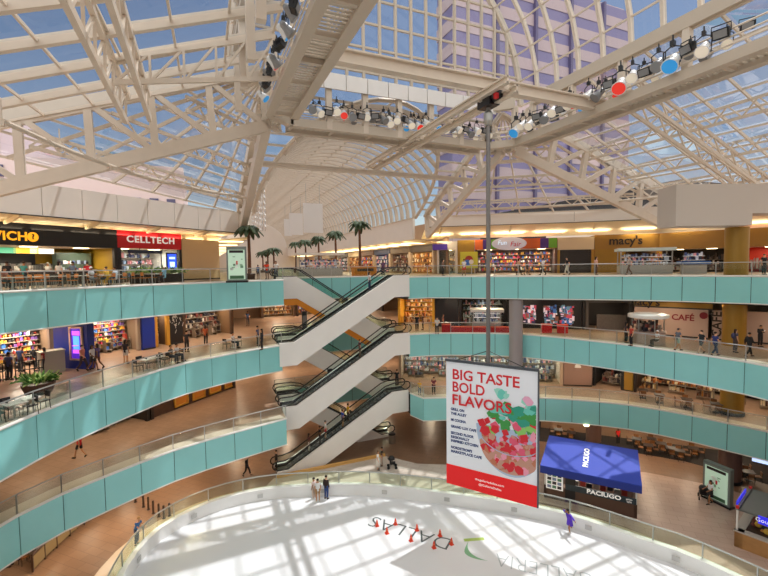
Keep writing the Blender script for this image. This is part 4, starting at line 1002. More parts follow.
btext('headline', 'BIG TASTE', .07 * W, fz(.105), .078 * HH, .74 * W, BR, bold=.018)
btext('headline', 'BOLD', .07 * W, fz(.205), .078 * HH, .37 * W, BR, bold=.018)
btext('headline', 'FLAVORS', .07 * W, fz(.305), .078 * HH, .66 * W, BR, y=-.05, bold=.018)
for s, f, wd in (('GRILL ON', .385, .16), ('THE ALLEY', .42, .19), ('MI COCINA', .472, .18), ('GRAND LUX CAFE', .525, .30), ('SECOND FLOOR', .578, .27), ('REGIONALLY', .61, .22), ('INSPIRED KITCHEN', .642, .32), ("NORDSTROM'S", .695, .25), ('MARKETPLACE CAFE', .728, .36)):
    btext('menu_line', s, .055 * W, fz(f), .019 * HH, wd * W, BN, bold=.012)
btext('web_line', 'thegalleriadallas.com', .34 * W, HH * .095, .016 * HH, .32 * W, WHT, rs, -.014); btext('web_line', '@GalleriaDallas', .38 * W, HH * .06, .016 * HH, .25 * W, WHT, rs, -.014)
pic = MB(); cx, cz, rx, rzz = .73 * W, fz(.46), .375 * W, .36 * HH
def clip(x): return min(x, W * .985)
def blob(x, z, r, k, y, n=7, jag=.25, sq=1.0):
    pts = []
    a0 = random.random() * 6
    for i in range(n):
        a_ = a0 + 2 * PI * i / n; rr = r * (1 + random.uniform(-jag, jag)); pts.append((clip(x + rr * math.cos(a_)), y, max(HH * .165, z + rr * sq * math.sin(a_))))
    pic.add(pts, [list(range(n))], k)
pts = [(clip(cx + rx * math.cos(PI + PI * i / 24)), .016, max(HH * .162, cz + rzz * math.sin(PI + PI * i / 24))) for i in range(25)]; pic.add(pts, [list(range(25))], 0)
pts = [(clip(cx + rx * .9 * math.cos(PI + PI * i / 24)), .014, max(HH * .165, cz - .12 * HH + rzz * .62 * math.sin(PI + PI * i / 24))) for i in range(25)]; pic.add(pts, [list(range(25))], 8)
k = 0
for i in range(150):
    t = random.uniform(-.95, .95); zz = random.uniform(-.9, .15); lim = math.sqrt(max(0, 1 - min(1, zz * zz)))
    x, z = cx + rx * t * lim * .85, cz - .1 * HH + rzz * .62 * zz
    blob(x, z, random.uniform(.12, .3), random.choice((1, 1, 2, 2, 9, 8, 3) if zz > -.4 else (8, 9, 3, 8, 1)), .012 - i * .0002, random.choice((4, 5, 6)))
for i in range(34):
    x, z = cx + rx * random.uniform(-.85, .85), cz + random.uniform(-.06, .1) * HH
    blob(x, z, random.uniform(.22, .42), random.choice((1, 1, 1, 4, 4, 5, 9, 2)), -.008 - i * .0003, random.choice((4, 4, 5, 6)), .18)
for i in range(22):
    x, z = cx + rx * random.uniform(-.5, .75), cz + random.uniform(.06, .2) * HH
    blob(x, z, random.uniform(.22, .5), random.choice((6, 6, 4, 7, 7)), -.02 - i * .0003, 9, .35, .7)
for i in range(8): blob(cx + rx * random.uniform(-.6, .6), cz + random.uniform(.16, .3) * HH, random.uniform(.15, .3), random.choice((7, 10, 11)), -.005 - i * .0002, 8, .35)
pts = []
for i in range(25):
    a_ = PI + PI * i / 24
    for q in (1.0, .97): pts.append((clip(cx + rx * q * math.cos(a_)), -.03, cz - .0 + rzz * .55 * q * math.sin(a_)))
pic.add(pts, [[2 * i, 2 * i + 1, 2 * i + 3, 2 * i + 2] for i in range(24)], 0)
pic.build('salad_picture', [mat('pic_' + c_, c_, .5) for c_ in ('#b8cbe4', '#d81e2c', '#e85a7a', '#c87a5a', '#3f9a48', '#8fcf6a', '#2f9f86', '#6fd0c0', '#cf9a86', '#f4a0b8', '#9fe0d0', '#f0b0cc')], bn)
pc = (bl + br_) / 2
hp = thing('hanging_pole', 'long grey pole holding the banner from the monorail beam', 'pole', (16.45, 21.8, top))
m = MB(); m.tube([(16.45, 21.8, top + .1), (16.45, 21.8, 11.0)], .13, 12); m.build('shaft', mat('grey_pole', '#83807e', .4, .4), hp, True)
m = MB(); m.lathe([(.2, 0), (.28, .25), (.28, .7), (.15, .9)], (16.45, 21.8, 9.6), 14); m.build('collar', ALU, hp, True)
m = MB(); m.box((16.45, 21.8, 11.05), (.75, 1.2, .75)); m.lathe([(.3, -.5), (.36, -.3), (.36, .3), (.3, .5)], (16.45, 20.9, 11.3), 14); m.build('hoist_motor', BLACKP, hp, True)
m = MB(); m.box((16.1, 20.6, 10.9), (.22, .2, .3)); m.build('red_tag', REDP, hp, True)
m = MB(); m.tube([(bl.x + d.x * .12, bl.y + d.y * .12, top + .1), (16.45, 21.8, top + .9)], .025, 5); m.tube([(bl.x + d.x * .88, bl.y + d.y * .88, top + .1), (16.45, 21.8, top + .9)], .025, 5); m.build('bridle_cable', DARK, hp, True)
# ================================================================ KIOSKS
def frame_from(p, q): d = q - p; return math.atan2(d.y, d.x), V((d.x, d.y, 0)).length
p, q = on_z(544, 497, G), on_z(637, 519, G); rz, w = frame_from(p, q)
kz = thing('gelato_kiosk', 'gelato kiosk with bright blue canopy beside the ice', 'kiosk', (p.x, p.y, G), rz)
print('kiosk w', w)
BRN = mat('kiosk_brown_base', '#5c4336', .5); BLUEA = mat('blue_canvas', '#2743b4', .6)
D = 3.2
m = MB(); m.box((w / 2, .1, .5), (w, .2, 1.0)); m.box((.1, D / 2, .5), (.2, D, 1.0)); m.box((w - .1, D / 2, .5), (.2, D, 1.0)); m.build('base_counter', BRN, kz)
for x in (.06, w - .06):
    for y in (.06, D):
        m = MB(); m.box((x, y, 1.35), (.1, .1, 2.7)); m.build('post', mat('white_post', '#dcdcd8', .4), kz)
m = MB(); A_ = [(-.25, -.35, 2.55), (w + .25, -.35, 2.55), (w + .1, D + .2, 3.55), (-.1, D + .2, 3.55)]
m.add(A_ + [(a, b, c + .06) for a, b, c in A_], [[3, 2, 1, 0], [4, 5, 6, 7], [0, 1, 5, 4], [1, 2, 6, 5], [2, 3, 7, 6], [3, 0, 4, 7]])
m.add([A_[0], A_[3], (-.1, D + .2, 2.2), (-.25, -.35, 2.1)], [[0, 1, 2, 3], [3, 2, 1, 0]]); m.add([A_[1], A_[2], (w + .1, D + .2, 2.2), (w + .25, -.35, 2.1)], [[0, 1, 2, 3], [3, 2, 1, 0]])
cn = m.build('canopy', BLUEA, kz)
m = MB(); m.box((w / 2, -.36, 2.3), (w + .5, .03, .52)); m.build('valance', mat('blue_valance', '#1f3596', .6), kz)
sl = math.atan2(1.0, D + .55)
text('canopy_lettering', 'PACIUGO', .5, WHT, cn, (w * .46, D * .45, 3.115), (Matrix.Rotation(sl, 3, 'X') @ Matrix.Rotation(PI / 2, 3, 'Z')).to_euler(), .004, bold=.02)
m = MB(); m.box((w * .62, -.03, 1.22), (w * .74, .06, .44)); sg = m.build('sign_strip', mat('kiosk_slate', '#2a3a44', .4), kz)
text('lettering', 'PACIUGO', .42, WHT, sg, (w * .66, -.065, 1.24), UPR, .004, bold=.015, sx=1.2)
text('lettering', 'gelato', .16, WHT, sg, (w * .92, -.065, 1.3), UPR, .004); text('lettering', 'caffe', .16, WHT, sg, (w * .92, -.065, 1.12), UPR, .004)
m = MB(); m.box((.75, -.02, 1.45), (1.2, .05, 1.3), 0)
for i in range(3):
    for j in range(4): m.box((.38 + i * .36, -.05, 1.0 + j * .3), (.28, .02, .22), 1 + (i + j) % 3)
m.build('menu_panel', [WHT, P_COOL[1], mat('menu_green', '#5f8f72', .5), P_DARK[0]], kz)
m = MB(); m.box((1.85, .05, 1.2), (.7, .2, 2.1)); m.build('dark_door', BLACKP, kz)
m = MB()
for i in range(8): m.box((w * .35 + i * w * .075, 1.0 + .5 * (i % 2), 1.2), (w * .06, .5, random.uniform(.4, 1.0)), i % 3)
m.build('gelato_case', [ALU, P_MIX[4], BLACKP], kz)
m = MB(); m.box((w / 2, 2.6, 1.2), (w - .4, .1, 2.2)); m.build('back_wall', P_DARK[1], kz)
lq = V(kz.location) + Matrix.Rotation(rz, 3, 'Z') @ V((w / 2, 1.4, 2.3)); lamp('AREA', lq, 70, (1, .9, .78), 3.5, (0, 0, rz), 1.2)  # fill lamp added under the canopy to brighten the kiosk interior
p = on_z(734, 546, G); q = on_z(790, 568, G); rz, w = frame_from(p, q)
kz = thing('snack_kiosk', 'tan based kiosk with blue sign at the right edge of the rink floor', 'kiosk', (p.x, p.y, G), rz)
m = MB(); m.box((w / 2, .2, .5), (w, .4, 1.0)); m.box((.2, 1.9, .5), (.4, 3.8, 1.0)); m.build('base_counter', mat('tan_wood', '#b98a54', .5, noise=.15, nscale=3), kz)
m = MB(); m.box((w / 2, .2, 1.03), (w + .1, .5, .07)); m.box((.2, 1.9, 1.03), (.5, 3.8, .07)); m.build('counter_top', mat('counter_pale', '#bdb4a8', .3), kz)
for x, y in ((.1, .1), (.1, 3.7), (w - .1, .1)):
    m = MB(); m.box((x, y, 1.75), (.1, .1, 1.5)); m.build('post', mat('white_post', '#dcdcd8', .4), kz)
    m = MB(); m.box((x, y, 2.55), (.16, .16, .16)); m.build('red_cap', REDP, kz)
m = MB(); m.box((w / 2, 1.9, 2.42), (w - .1, 3.7, .12), 0)
for i in range(3): m.box((.2 + i * 1.3, 1.9, 2.5), (.06, 3.7, .06), 1)
m.build('roof_panel', [mat('kiosk_roof_grey', '#5f625f', .5), DARK], kz)
m = MB(); m.box((w / 2 + .5, .02, 2.25), (w - 1.2, .06, .5)); s_ = m.build('blue_sign', mat('blue_light_sign', '#2a2ae0', .4, emit=.5), kz)
text('lettering', 'Gourmet Bar', .34, WHT, s_, (1.9, -.03, 2.25), UPR, .01)
m = MB(); m.box((.0, 1.6, 2.62), (.06, 2.4, .26)); m.build('blue_side_sign', mat('blue_light_sign', '#2a2ae0', .4, emit=.5), kz)
m = MB()
for i in range(14): m.ball((.7 + random.random() * 2.5, .8 + random.random() * 1.2, 1.0 + random.random() * .25), (.2, .16, .2), 7, i % 3)
m.build('snack_display', [P_WARM[0], P_MIX[1], P_DARK[5]], kz)
m = MB(); m.box((1.6, 1.2, .8), (3, 1.4, .5)); m.build('display_case', BROWN, kz)
def directory(label, z, p, q, h, hdr='#241c1a'):
    rz, w = frame_from(p, q); t = thing('map_stand', label, 'map stand', (p.x, p.y, z), rz)
    m = MB(); m.box((w / 2, .25, h / 2), (w, .4, h)); m.build('housing', mat('stand_grey', '#7d8680', .4, .3), t)
    m = MB(); m.box((w / 2, .04, h * .5), (w * .84, .04, h * .82)); m.build('map_panel', mat('map_pale_green', '#bcd8c0', .4, emit=.25), t)
    m = MB(); m.box((w / 2, .01, h * .86), (w * .7, .02, h * .07), 0); m.box((w / 2, .01, h * .15), (w * .7, .02, h * .09), 5); m.box((w / 2, .018, h * .5), (w * .7, .01, h * .7), 6)
    for i in range(14): m.box((w * random.uniform(.22, .78), .012, h * random.uniform(.3, .72)), (w * random.uniform(.04, .16), .012, h * random.uniform(.02, .07)), random.choice((1, 2, 3)))
    m.box((w * .52, .008, h * .55), (w * .07, .012, h * .1), 4)
    m.build('map_print', [mat('hdr_' + hdr, hdr, .5), mat('map_g', '#8ab08e', .5), mat('map_w', '#e6efe4', .5), mat('map_gr', '#6f9a7a', .5), REDP, mat('map_dark_green', '#3f6a4a', .5), mat('map_pale_green', '#bcd8c0', .4, emit=.25)], t)
    m = MB(); m.box((w / 2, .25, .07), (w + .16, .55, .14)); m.build('foot', DARK, t); return t
directory('pale green mall map stand on the top gallery by the beige wall', L3, on_z(227, 281.3, L3) * .9 + V((0, 0, 0)), on_z(247, 280.9, L3) * .9, 2.75)
directory('pale green mall map stand on the rink floor beside the brown column', G, on_z(702, 497, G), on_z(729, 510, G), 2.9)
def island(label, z, loc, rz, w, dpt, h, top_m, sign=None, grp=None, round_=False):
    t = thing('retail_kiosk', label, 'kiosk', (loc[0], loc[1], z), rz)
    if round_:
        m = MB(); m.lathe([(w * .42, 0), (w * .42, .95), (w * .45, 1.0)], n=24); m.build('counter', PALEP, t)
        m = MB(); m.lathe([(w * .46, h - .3), (w * .5, h - .25), (w * .5, h), (w * .3, h + .1)], n=32); m.build('canopy_ring', top_m, t)
        for k in range(6): a_ = k * PI / 3; m = MB(); m.box((w * .38 * math.cos(a_), w * .38 * math.sin(a_), h / 2), (.07, .07, h - .2)); m.build('post', ALU, t)
        g = MB()
        for k in range(60): a_ = random.random() * 6.3; rr = random.uniform(.1, .36) * w; g.box((rr * math.cos(a_), rr * math.sin(a_), random.uniform(1.05, h - .6)), (.2, .2, .25), random.randrange(6))
        g.build('merchandise', P_DARK, t)['kind'] = 'stuff'
    else:
        m = MB(); m.box((0, dpt / 2, .45), (w, dpt, .9)); m.build('counter', mat('kiosk_silver', '#b4b0ac', .4, .2), t)
        for sx in (-1, 1):
            for y in (.06, dpt - .06): m = MB(); m.box((sx * (w / 2 - .06), y, h / 2), (.1, .1, h)); m.build('post', ALU, t)
        m = MB(); m.box((0, dpt / 2, h + .12), (w + .5, dpt + .4, .3)); m.build('canopy', top_m, t)
        if sign: text('lettering', sign, .2, INK, t, (0, -.22, h + .12), UPR, .005)
        g = MB()
        for zz in (.92, 1.35, 1.75):
            goods(g, -w / 2 + .2, w / 2 - .2, .5, zz, 0, .15, .38, 6)
        g.build('merchandise', P_COOL, t)['kind'] = 'stuff'
        m = MB()
        for zz in (1.32, 1.72): m.box((0, .5, zz), (w - .2, .5, .03))
        m.build('shelf', WHT, t)
    return t
def level_pt(u, z, depth): # point on a floor seen in column u at a given depth
    q = ray(u, 270); P = CAM + q * (depth / F); return V((P.x, P.y, z))
KT = mat('kiosk_pale_top', '#cfe0dc', .4)
island('glass merchandise kiosk with pale canopy before the department store', L3, level_pt(646, L3, 43), -.78, 4.6, 2.4, 2.35, KT)
island('low silver counter run beside the glass merchandise kiosk', L3, level_pt(695, L3, 41), -.78, 1.9, 1.2, .95, mat('kiosk_blue_top', '#2e5fa0', .4))
t = island('round cafe kiosk with white ring canopy on the middle gallery', L2, level_pt(649, L2, 35.8), 0, 3.0, 3, 2.4, mat('white_ring', '#e6e2da', .4), round_=True)
island('small white topped kiosk before the dark shop on the middle gallery', L2, level_pt(487, L2, 43.0), -.6, 2.8, 1.6, 1.95, mat('white_ring', '#e6e2da', .4))
island('pale canopied kiosk in the nave behind the escalators', L3, (13.9, 52.0), -.05, 5.5, 2, 2.6, mat('white_ring', '#e6e2da', .4))
p = on_y(366, 272, 43.8); r = thing('counter_block', 'orange topped counter at the head of the escalators', 'counter', (p.x, 44.4, L3))
m = MB(); m.box((0, 0, .55), (2.6, .9, 1.1)); m.build('body', mat('orange_counter', '#d88420', .5), r)
m = MB(); m.box((.0, -.47, .72), (1.9, .04, .3)); m.build('dark_panel', BROWN, r)
m = MB(); m.box((.1, 0, 1.13), (2.8, 1.0, .06)); m.build('counter_top', mat('orange_counter', '#d88420', .5), r)
r = thing('red_counter', 'long red counter beside the rail on the middle gallery', 'counter', level_pt(480, L2, 42.4), -.55)
m = MB(); m.box((0, 0, .25), (6.4, .6, .5)); m.build('body', REDP, r)
m = MB(); m.box((0, 0, .53), (6.6, .7, .06)); m.build('counter_top', mat('red_top', '#e0502c', .4), r)
for i, (u, dpt, lab) in enumerate(((446, 42.4, 'red box unit nearest the escalators on the middle gallery'), (547, 41.6, 'small red box unit at the right on the middle gallery'), (563, 41.2, 'last red box unit right of the lit picture windows'))):
    r = thing('red_box', lab, 'box', level_pt(u, L2, dpt), -.5); m = MB(); m.box((0, 0, .4), (.9, .5, .8)); m.build('body', REDP, r); m = MB(); m.box((0, 0, .82), (.96, .56, .05)); m.build('lid', mat('red_top', '#e0502c', .4), r)
# ================================================================ FURNITURE
def chair_proto(seat_m, frame_m):
    t = thing('dining_chair', None, 'chair')
    m = MB(); m.box((0, 0, .45), (.44, .44, .045)); m.build('seat', seat_m, t)
    m = MB(); m.box((0, .21, .74), (.42, .03, .26), 0, rx=-.12); m.build('backrest', seat_m, t)
    for sx in (-1, 1):
        for sy in (-1, 1):
            m = MB(); m.tube([(sx * .19, sy * .19, .44), (sx * .21, sy * .22, 0)], .016, 5); m.build('leg', frame_m, t)
        m = MB(); m.tube([(sx * .19, .2, .44), (sx * .19, .24, .85)], .014, 5); m.build('back_post', frame_m, t)
    return t
def table_proto(top_m, base_m):
    t = thing('cafe_table', None, 'table')
    m = MB(); m.box((0, 0, .74), (.8, .8, .04)); m.build('tabletop', top_m, t)
    m = MB(); m.tube([(0, 0, .03), (0, 0, .72)], .04, 8); m.build('column', base_m, t)
    m = MB(); m.lathe([(.26, 0), (.25, .025), (.05, .05)], n=16); m.build('foot', base_m, t); return t
PR = {'orange': chair_proto(ORANGE, ALU), 'dark': chair_proto(BLACKP, DARK), 'brown': chair_proto(WOOD, DARK), 'white': table_proto(mat('table_white', '#d8d2c8', .4), ALU), 'darkt': table_proto(mat('table_dark', '#3a302c', .4), DARK)}
first = {}
def put(kind, p, rz, lab, grp):
    o = PR[kind]
    if kind not in first: first[kind] = 1; o.location = p; o.rotation_euler = (0, 0, rz); tag(o, lab, None, grp); return o
    return dup(o, p, rz, lab, grp)
def setting_(u, z, depth, chairs, tk, ck, tl, cl, gt, gc, rz=.7):
    c = level_pt(u, z, depth); put(tk, c, rz, tl, gt)
    for k in range(chairs):
        a = rz + [0, PI, PI / 2, -PI / 2][k]; q = c + V((math.cos(a), math.sin(a), 0)) * .62; put(ck, q, a - PI / 2, cl, gc)
for u, dp, n in ((12, 24.6, 2), (26, 25.4, 3), (45, 26.6, 3), (62, 27.6, 2), (82, 28.2, 2), (101, 29.2, 2), (113, 30.4, 2), (143, 33.5, 2), (152, 33.0, 2)):
    setting_(u, L3, dp, n, 'white', 'orange', 'pale square cafe table behind the top gallery rail', 'cafe chair with orange plywood seat behind the top gallery rail', 'tables on the sandwich shop terrace', 'orange chairs on the sandwich shop terrace')
for u, v, n in ((143, 371.5, 3), (153, 368.5, 2), (168, 363.5, 2), (230, 348.5, 2)):
    c = on_z(u, v, L2) * 1.0; dp = (c - CAM).dot(FW); setting_(u, L2, dp, n, 'white', 'dark', 'pale cafe table by the rail of the middle gallery, left side', 'dark cafe chair by the rail of the middle gallery, left side', 'tables on the middle gallery', 'dark chairs on the middle gallery')
for u, v, n in ((6, 425, 3), (20, 419, 2)):
    c = on_z(u, v, L2); setting_(u, L2, (c - CAM).dot(FW) + .4, n, 'white', 'dark', 'pale table in the lower left corner behind the middle gallery rail', 'black metal chair in the lower left corner behind the middle gallery rail', 'tables at the lower left', 'black chairs at the lower left')
for u, v, n in ((560, 440, 4), (573, 443, 3), (640, 450, 4), (652, 457, 4), (665, 455, 4), (684, 463, 4), (698, 460, 4), (744, 478, 4), (755, 486, 4), (655, 450, 3), (675, 460, 3)):
    p = on_z(u, v, G); setting_(u, G, (p - CAM).dot(FW), n, 'darkt', 'brown', 'dark restaurant table on the rink floor under the lowest gallery', 'brown wooden chair at the rink floor restaurant', 'restaurant tables right of the rink', 'restaurant chairs right of the rink')
for u, v, n in ((662, 405, 2), (690, 410, 3), (720, 415, 3), (645, 400, 2)):
    p = on_z(u, v, L1); setting_(u, L1, (p - CAM).dot(FW), n, 'darkt', 'brown', 'dark restaurant table on the lowest gallery', 'brown wooden chair on the lowest gallery', 'restaurant tables on the lowest gallery', 'restaurant chairs on the lowest gallery')
for u, v, n in ((20, 568, 3), (38, 552, 3), (56, 540, 3), (75, 525, 2)):
    p = on_z(u, v, G); setting_(u, G, (p - CAM).dot(FW), n, 'darkt', 'brown', 'dark food hall table under the lowest gallery, left of the rink', 'brown chair of the food hall left of the rink', 'food hall tables left of the rink', 'food hall chairs left of the rink')
# bollards
bo = thing('bollard', None, 'bollard')
m = MB(); m.lathe([(.07, 0), (.07, .92), (.05, .97)], n=12); m.build('post', mat('bronze_post', '#4a3c34', .4, .4), bo)
m = MB(); m.lathe([(.12, 0), (.12, .03)], n=12); m.build('base_plate', DARK, bo)
for i, (u, v) in enumerate(((135.5, 502), (143.5, 507), (148.5, 509.5), (153.5, 513.5), (159, 516.5), (164, 518.5), (169.5, 516))):
    p = on_z(u, v, G)
    if i == 0: bo.location = p; tag(bo, 'short bronze bollard in the row beside the rink', None, 'bollards beside the rink')
    else: dup(bo, p, 0, 'short bronze bollard in the row beside the rink', 'bollards beside the rink')
# food hall low screens
pts = [on_z(u, v, G) for u, v in ((33, 572), (45, 559), (57, 548), (70, 536), (84, 524), (98, 514), (112, 506))]
for i in range(6):
    a, b = pts[i], pts[i + 1]; r = thing('low_screen', 'low dark screen with tan panel edging the food hall left of the rink', 'screen', a, 0, 'low screens left of the rink')
    d = (b - a) * .04
    m = MB(); m.bar(a + d + V((0, 0, .55)), b - d + V((0, 0, .55)), .06, .8); m.build('panel', mat('olive_panel', '#8f7c58', .5), r, True)
    m = MB(); m.bar(a + V((0, 0, 1.0)), b + V((0, 0, 1.0)), .12, .1); m.bar(a, a + V((0, 0, 1.0)), .1, .1, 0, up=(0, 1, 0)); m.build('frame', BROWN, r, True)
# planter, fence and bin
def plant_mass(m, c, r, n, L):
    for i in range(n):
        a, e = random.random() * 6.283, random.uniform(.15, 1.3); p = V(c) + V((math.cos(a) * r * random.random(), math.sin(a) * r * random.random(), random.random() * .15))
        d = V((math.cos(a) * math.cos(e), math.sin(a) * math.cos(e), math.sin(e))); q = p + d * L * random.uniform(.6, 1.1); t = q + d * .12 - V((0, 0, .18)); sd = d.cross(V((0, 0, 1))).normalized() * L * .13; mid = p.lerp(q, .6)
        m.add([p, mid + sd, q, t, mid - sd], [[0, 1, 2, 4], [1, 2, 3, 4][:3] + [4]], i % 2)
c = on_z(39, 393, L2); pl = thing('planter', 'dark tub planter with leafy bush at the lower left of the middle gallery', 'planter', c)
m = MB(); m.lathe([(.75, 0), (.95, .5), (1.0, .75), (.9, .75), (.85, .6)], n=24); m.build('tub', BROWN, pl)
m = MB(); plant_mass(m, (0, 0, .75), .75, 170, .75); m.build('foliage', [LEAF, mat('plant_leaf_light', '#a9c070', .5)], pl); pl.scale = (.78,) * 3
for i, (u0, v0, u1, v1, lab) in enumerate(((-6, 384, 12, 379, 'black metal fence section at the far left of the middle gallery'), (16, 381, 44, 377, 'black metal fence section behind the leafy planter'))):
    a, b = on_z(u0, v0, L2), on_z(u1, v1, L2); r = thing('fence_section', lab, 'fence', a)
    m = MB(); n = 6
    for z in (.12, .62, 1.1): m.bar(a + V((0, 0, z)), b + V((0, 0, z)), .05, .06)
    m.build('rail', DARK, r, True)
    for k in range(n + 1): q = a.lerp(b, k / n); m = MB(); m.box((q.x, q.y, L2 + .56), (.05, .05, 1.12)); m.build('picket', DARK, r, True)
a = on_z(52, 372, L2); r = thing('cabinet_stand', 'pale grey cabinet left of the blue pillar', 'cabinet', (a.x, a.y, L2), .5)
m = MB(); m.box((0, 0, .7), (1.3, .8, 1.4)); m.build('body', mat('pale_cabinet', '#a8a496', .5), r); m = MB(); m.box((0, 0, 1.43), (1.4, .9, .06)); m.build('top', mat('pale_cabinet', '#a8a496', .5), r)
c = level_pt(162, L3, 34.6); pl = thing('planter_box', 'long planter hedge behind the diner by the phone shop', 'planter', c, .72)
m = MB(); m.box((0, .5, .35), (4.4, .6, .7)); m.build('trough', DARK, pl)
m = MB()
for k in range(9): plant_mass(m, (-2 + k * .5, .5, .7), .3, 34, .6)
m.build('foliage', [LEAF, mat('plant_leaf_light', '#a9c070', .5)], pl)
c = on_z(392, 443, G); r = thing('litter_bin', 'steel litter bin beside the rear escalator foot', 'bin', c)
m = MB(); m.lathe([(.34, 0), (.36, .95), (.3, 1.0)], n=18); m.build('drum', mat('bronze_bin', '#8f8070', .4, .5), r); m = MB(); m.lathe([(.37, .9), (.37, 1.02), (.25, 1.06)], n=18); m.build('lid', DARK, r)
# palms
def palm(h, label, loc, grp=None):
    t = thing('palm_tree', label, 'palm', loc, 0, grp)
    m = MB(); m.tube([(0, 0, 0), (.03, 0, h * .5), (.0, .03, h)], [.19, .15, .13], 10); m.build('trunk', TRUNK, t)
    m = MB()
    for i in range(26):
        a = 2 * PI * i / 13 + .2 * random.random(); e = .9 - .5 * (i // 13) + random.uniform(-.25, .25); L = random.uniform(1.25, 1.7); P = []
        for k in range(6):
            s = k / 5; P.append(V((math.cos(a) * L * s * math.cos(e * (1 - s * .4)), math.sin(a) * L * s * math.cos(e * (1 - s * .4)), h + L * (math.sin(e) * s - .95 * s * s))))
        sd = V((-math.sin(a), math.cos(a), 0))
        for k in range(5):
            w0, w1 = .3 * math.sin(PI * (k + .3) / 5.6), .3 * math.sin(PI * (k + 1.3) / 5.6)
            m.add([P[k], P[k + 1], P[k + 1] + sd * w1 - V((0, 0, .12)), P[k] + sd * w0 - V((0, 0, .12))], [[0, 1, 2, 3]]); m.add([P[k], P[k + 1], P[k + 1] - sd * w1 - V((0, 0, .12)), P[k] - sd * w0 - V((0, 0, .12))], [[3, 2, 1, 0]])
    m.build('crown', PALMG, t)
    m = MB(); m.lathe([(.5, 0), (.55, .5), (.5, .55)], n=16); m.build('tub', BROWN, t)
    return t
pd = [(360, 224, 52, 'tallest-looking palm nearest the escalators in the nave'), (336, 233, 60, 'second palm along the nave'), (319, 238, 68, 'third palm along the nave'), (306, 241, 76, 'fourth palm along the nave'), (296, 243, 86, 'fifth palm along the nave')]
for u, v, dp, lab in pd:
    q = level_pt(u, L3, dp); h = EYE + (267 - v) * dp / F - .1; palm(h, lab, q)
q = level_pt(249.5, L3, 42); palm(EYE + (267 - 228) * 42 / F, 'tall palm close beside the left nave post', q)
for i, u in enumerate((263, 268, 274)):
    q = level_pt(u, L3, 90 - i * 8); palm(4.2, 'small distant palm at the left side of the nave', q, 'distant palms on the left of the nave')
# stroller
def stroller(label, loc, rz):
    t = thing('stroller', label, 'stroller', loc, rz)
    for sx in (-.27, .27):
        for sy in (-.35, .32): m = MB(); m.T = Matrix.Translation((sx, sy, .13)) @ Matrix.Rotation(PI / 2, 4, 'Y'); m.lathe([(.13, -.03), (.13, .03)], n=14); m.build('wheel', RUBBER, t)
    m = MB()
    for sx in (-.25, .25): m.tube([(sx, -.35, .13), (sx, .3, .95), (sx, .42, 1.0)], .018, 5); m.tube([(sx, .32, .13), (sx, -.1, .6)], .018, 5)
    m.tube([(-.25, .42, 1.0), (.25, .42, 1.0)], .022, 5); m.build('frame', DARK, t)
    m = MB(); m.box((0, -.05, .45), (.44, .5, .1)); m.box((0, .15, .68), (.44, .1, .5), 0, rx=-.3); m.build('seat', BLACKP, t)
    m = MB(); m.T = Matrix.Translation((0, .05, .8)); m.lathe([(.3, 0), (.28, .15), (.18, .27), (.0, .3)], n=12); m.build('hood', BLACKP, t); return t
stroller('black stroller beside the couple in front of the lowest escalator', on_z(392, 468, G), 1.2)
stroller('dark stroller pushed by the woman beside the map stand', on_z(703, 499, G), 2.2)
# ================================================================ PEOPLE
def skin_geo(nodes, edges, sub=1):
    me = bpy.data.meshes.new('tmp'); me.from_pydata([n[0] for n in nodes], edges, [])
    o = bpy.data.objects.new('tmp', me); COL.objects.link(o)
    sk = o.modifiers.new('s', 'SKIN'); sk.use_smooth_shade = True
    for i, n in enumerate(nodes): me.skin_vertices[0].data[i].radius = n[1] if isinstance(n[1], tuple) else (n[1], n[1])
    me.skin_vertices[0].data[0].use_root = True
    if sub: ss = o.modifiers.new('u', 'SUBSURF'); ss.levels = sub; ss.render_levels = sub
    bpy.context.view_layer.update(); ev = o.evaluated_get(bpy.context.evaluated_depsgraph_get()); m2 = bpy.data.meshes.new_from_object(ev)
    g = ([v.co.copy() for v in m2.vertices], [list(p.vertices) for p in m2.polygons])
    bpy.data.objects.remove(o); bpy.data.meshes.remove(me); bpy.data.meshes.remove(m2); return g
BASE = dict(pel=(0, 0, .97), sp=(0, .0, 1.14), ch=(0, .01, 1.33), nk=(0, .0, 1.47), hd=(0, -.025, 1.6),
            sL=(.165, .01, 1.40), eL=(.215, .04, 1.13), wL=(.215, -.04, .89), sR=(-.165, .01, 1.40), eR=(-.215, .04, 1.13), wR=(-.215, -.04, .89),
            hL=(.09, 0, .93), kL=(.1, -.02, .5), aL=(.1, .03, .09), tL=(.12, -.14, .035), hR=(-.09, 0, .93), kR=(-.1, -.02, .5), aR=(-.1, .03, .09), tR=(-.12, -.14, .035))
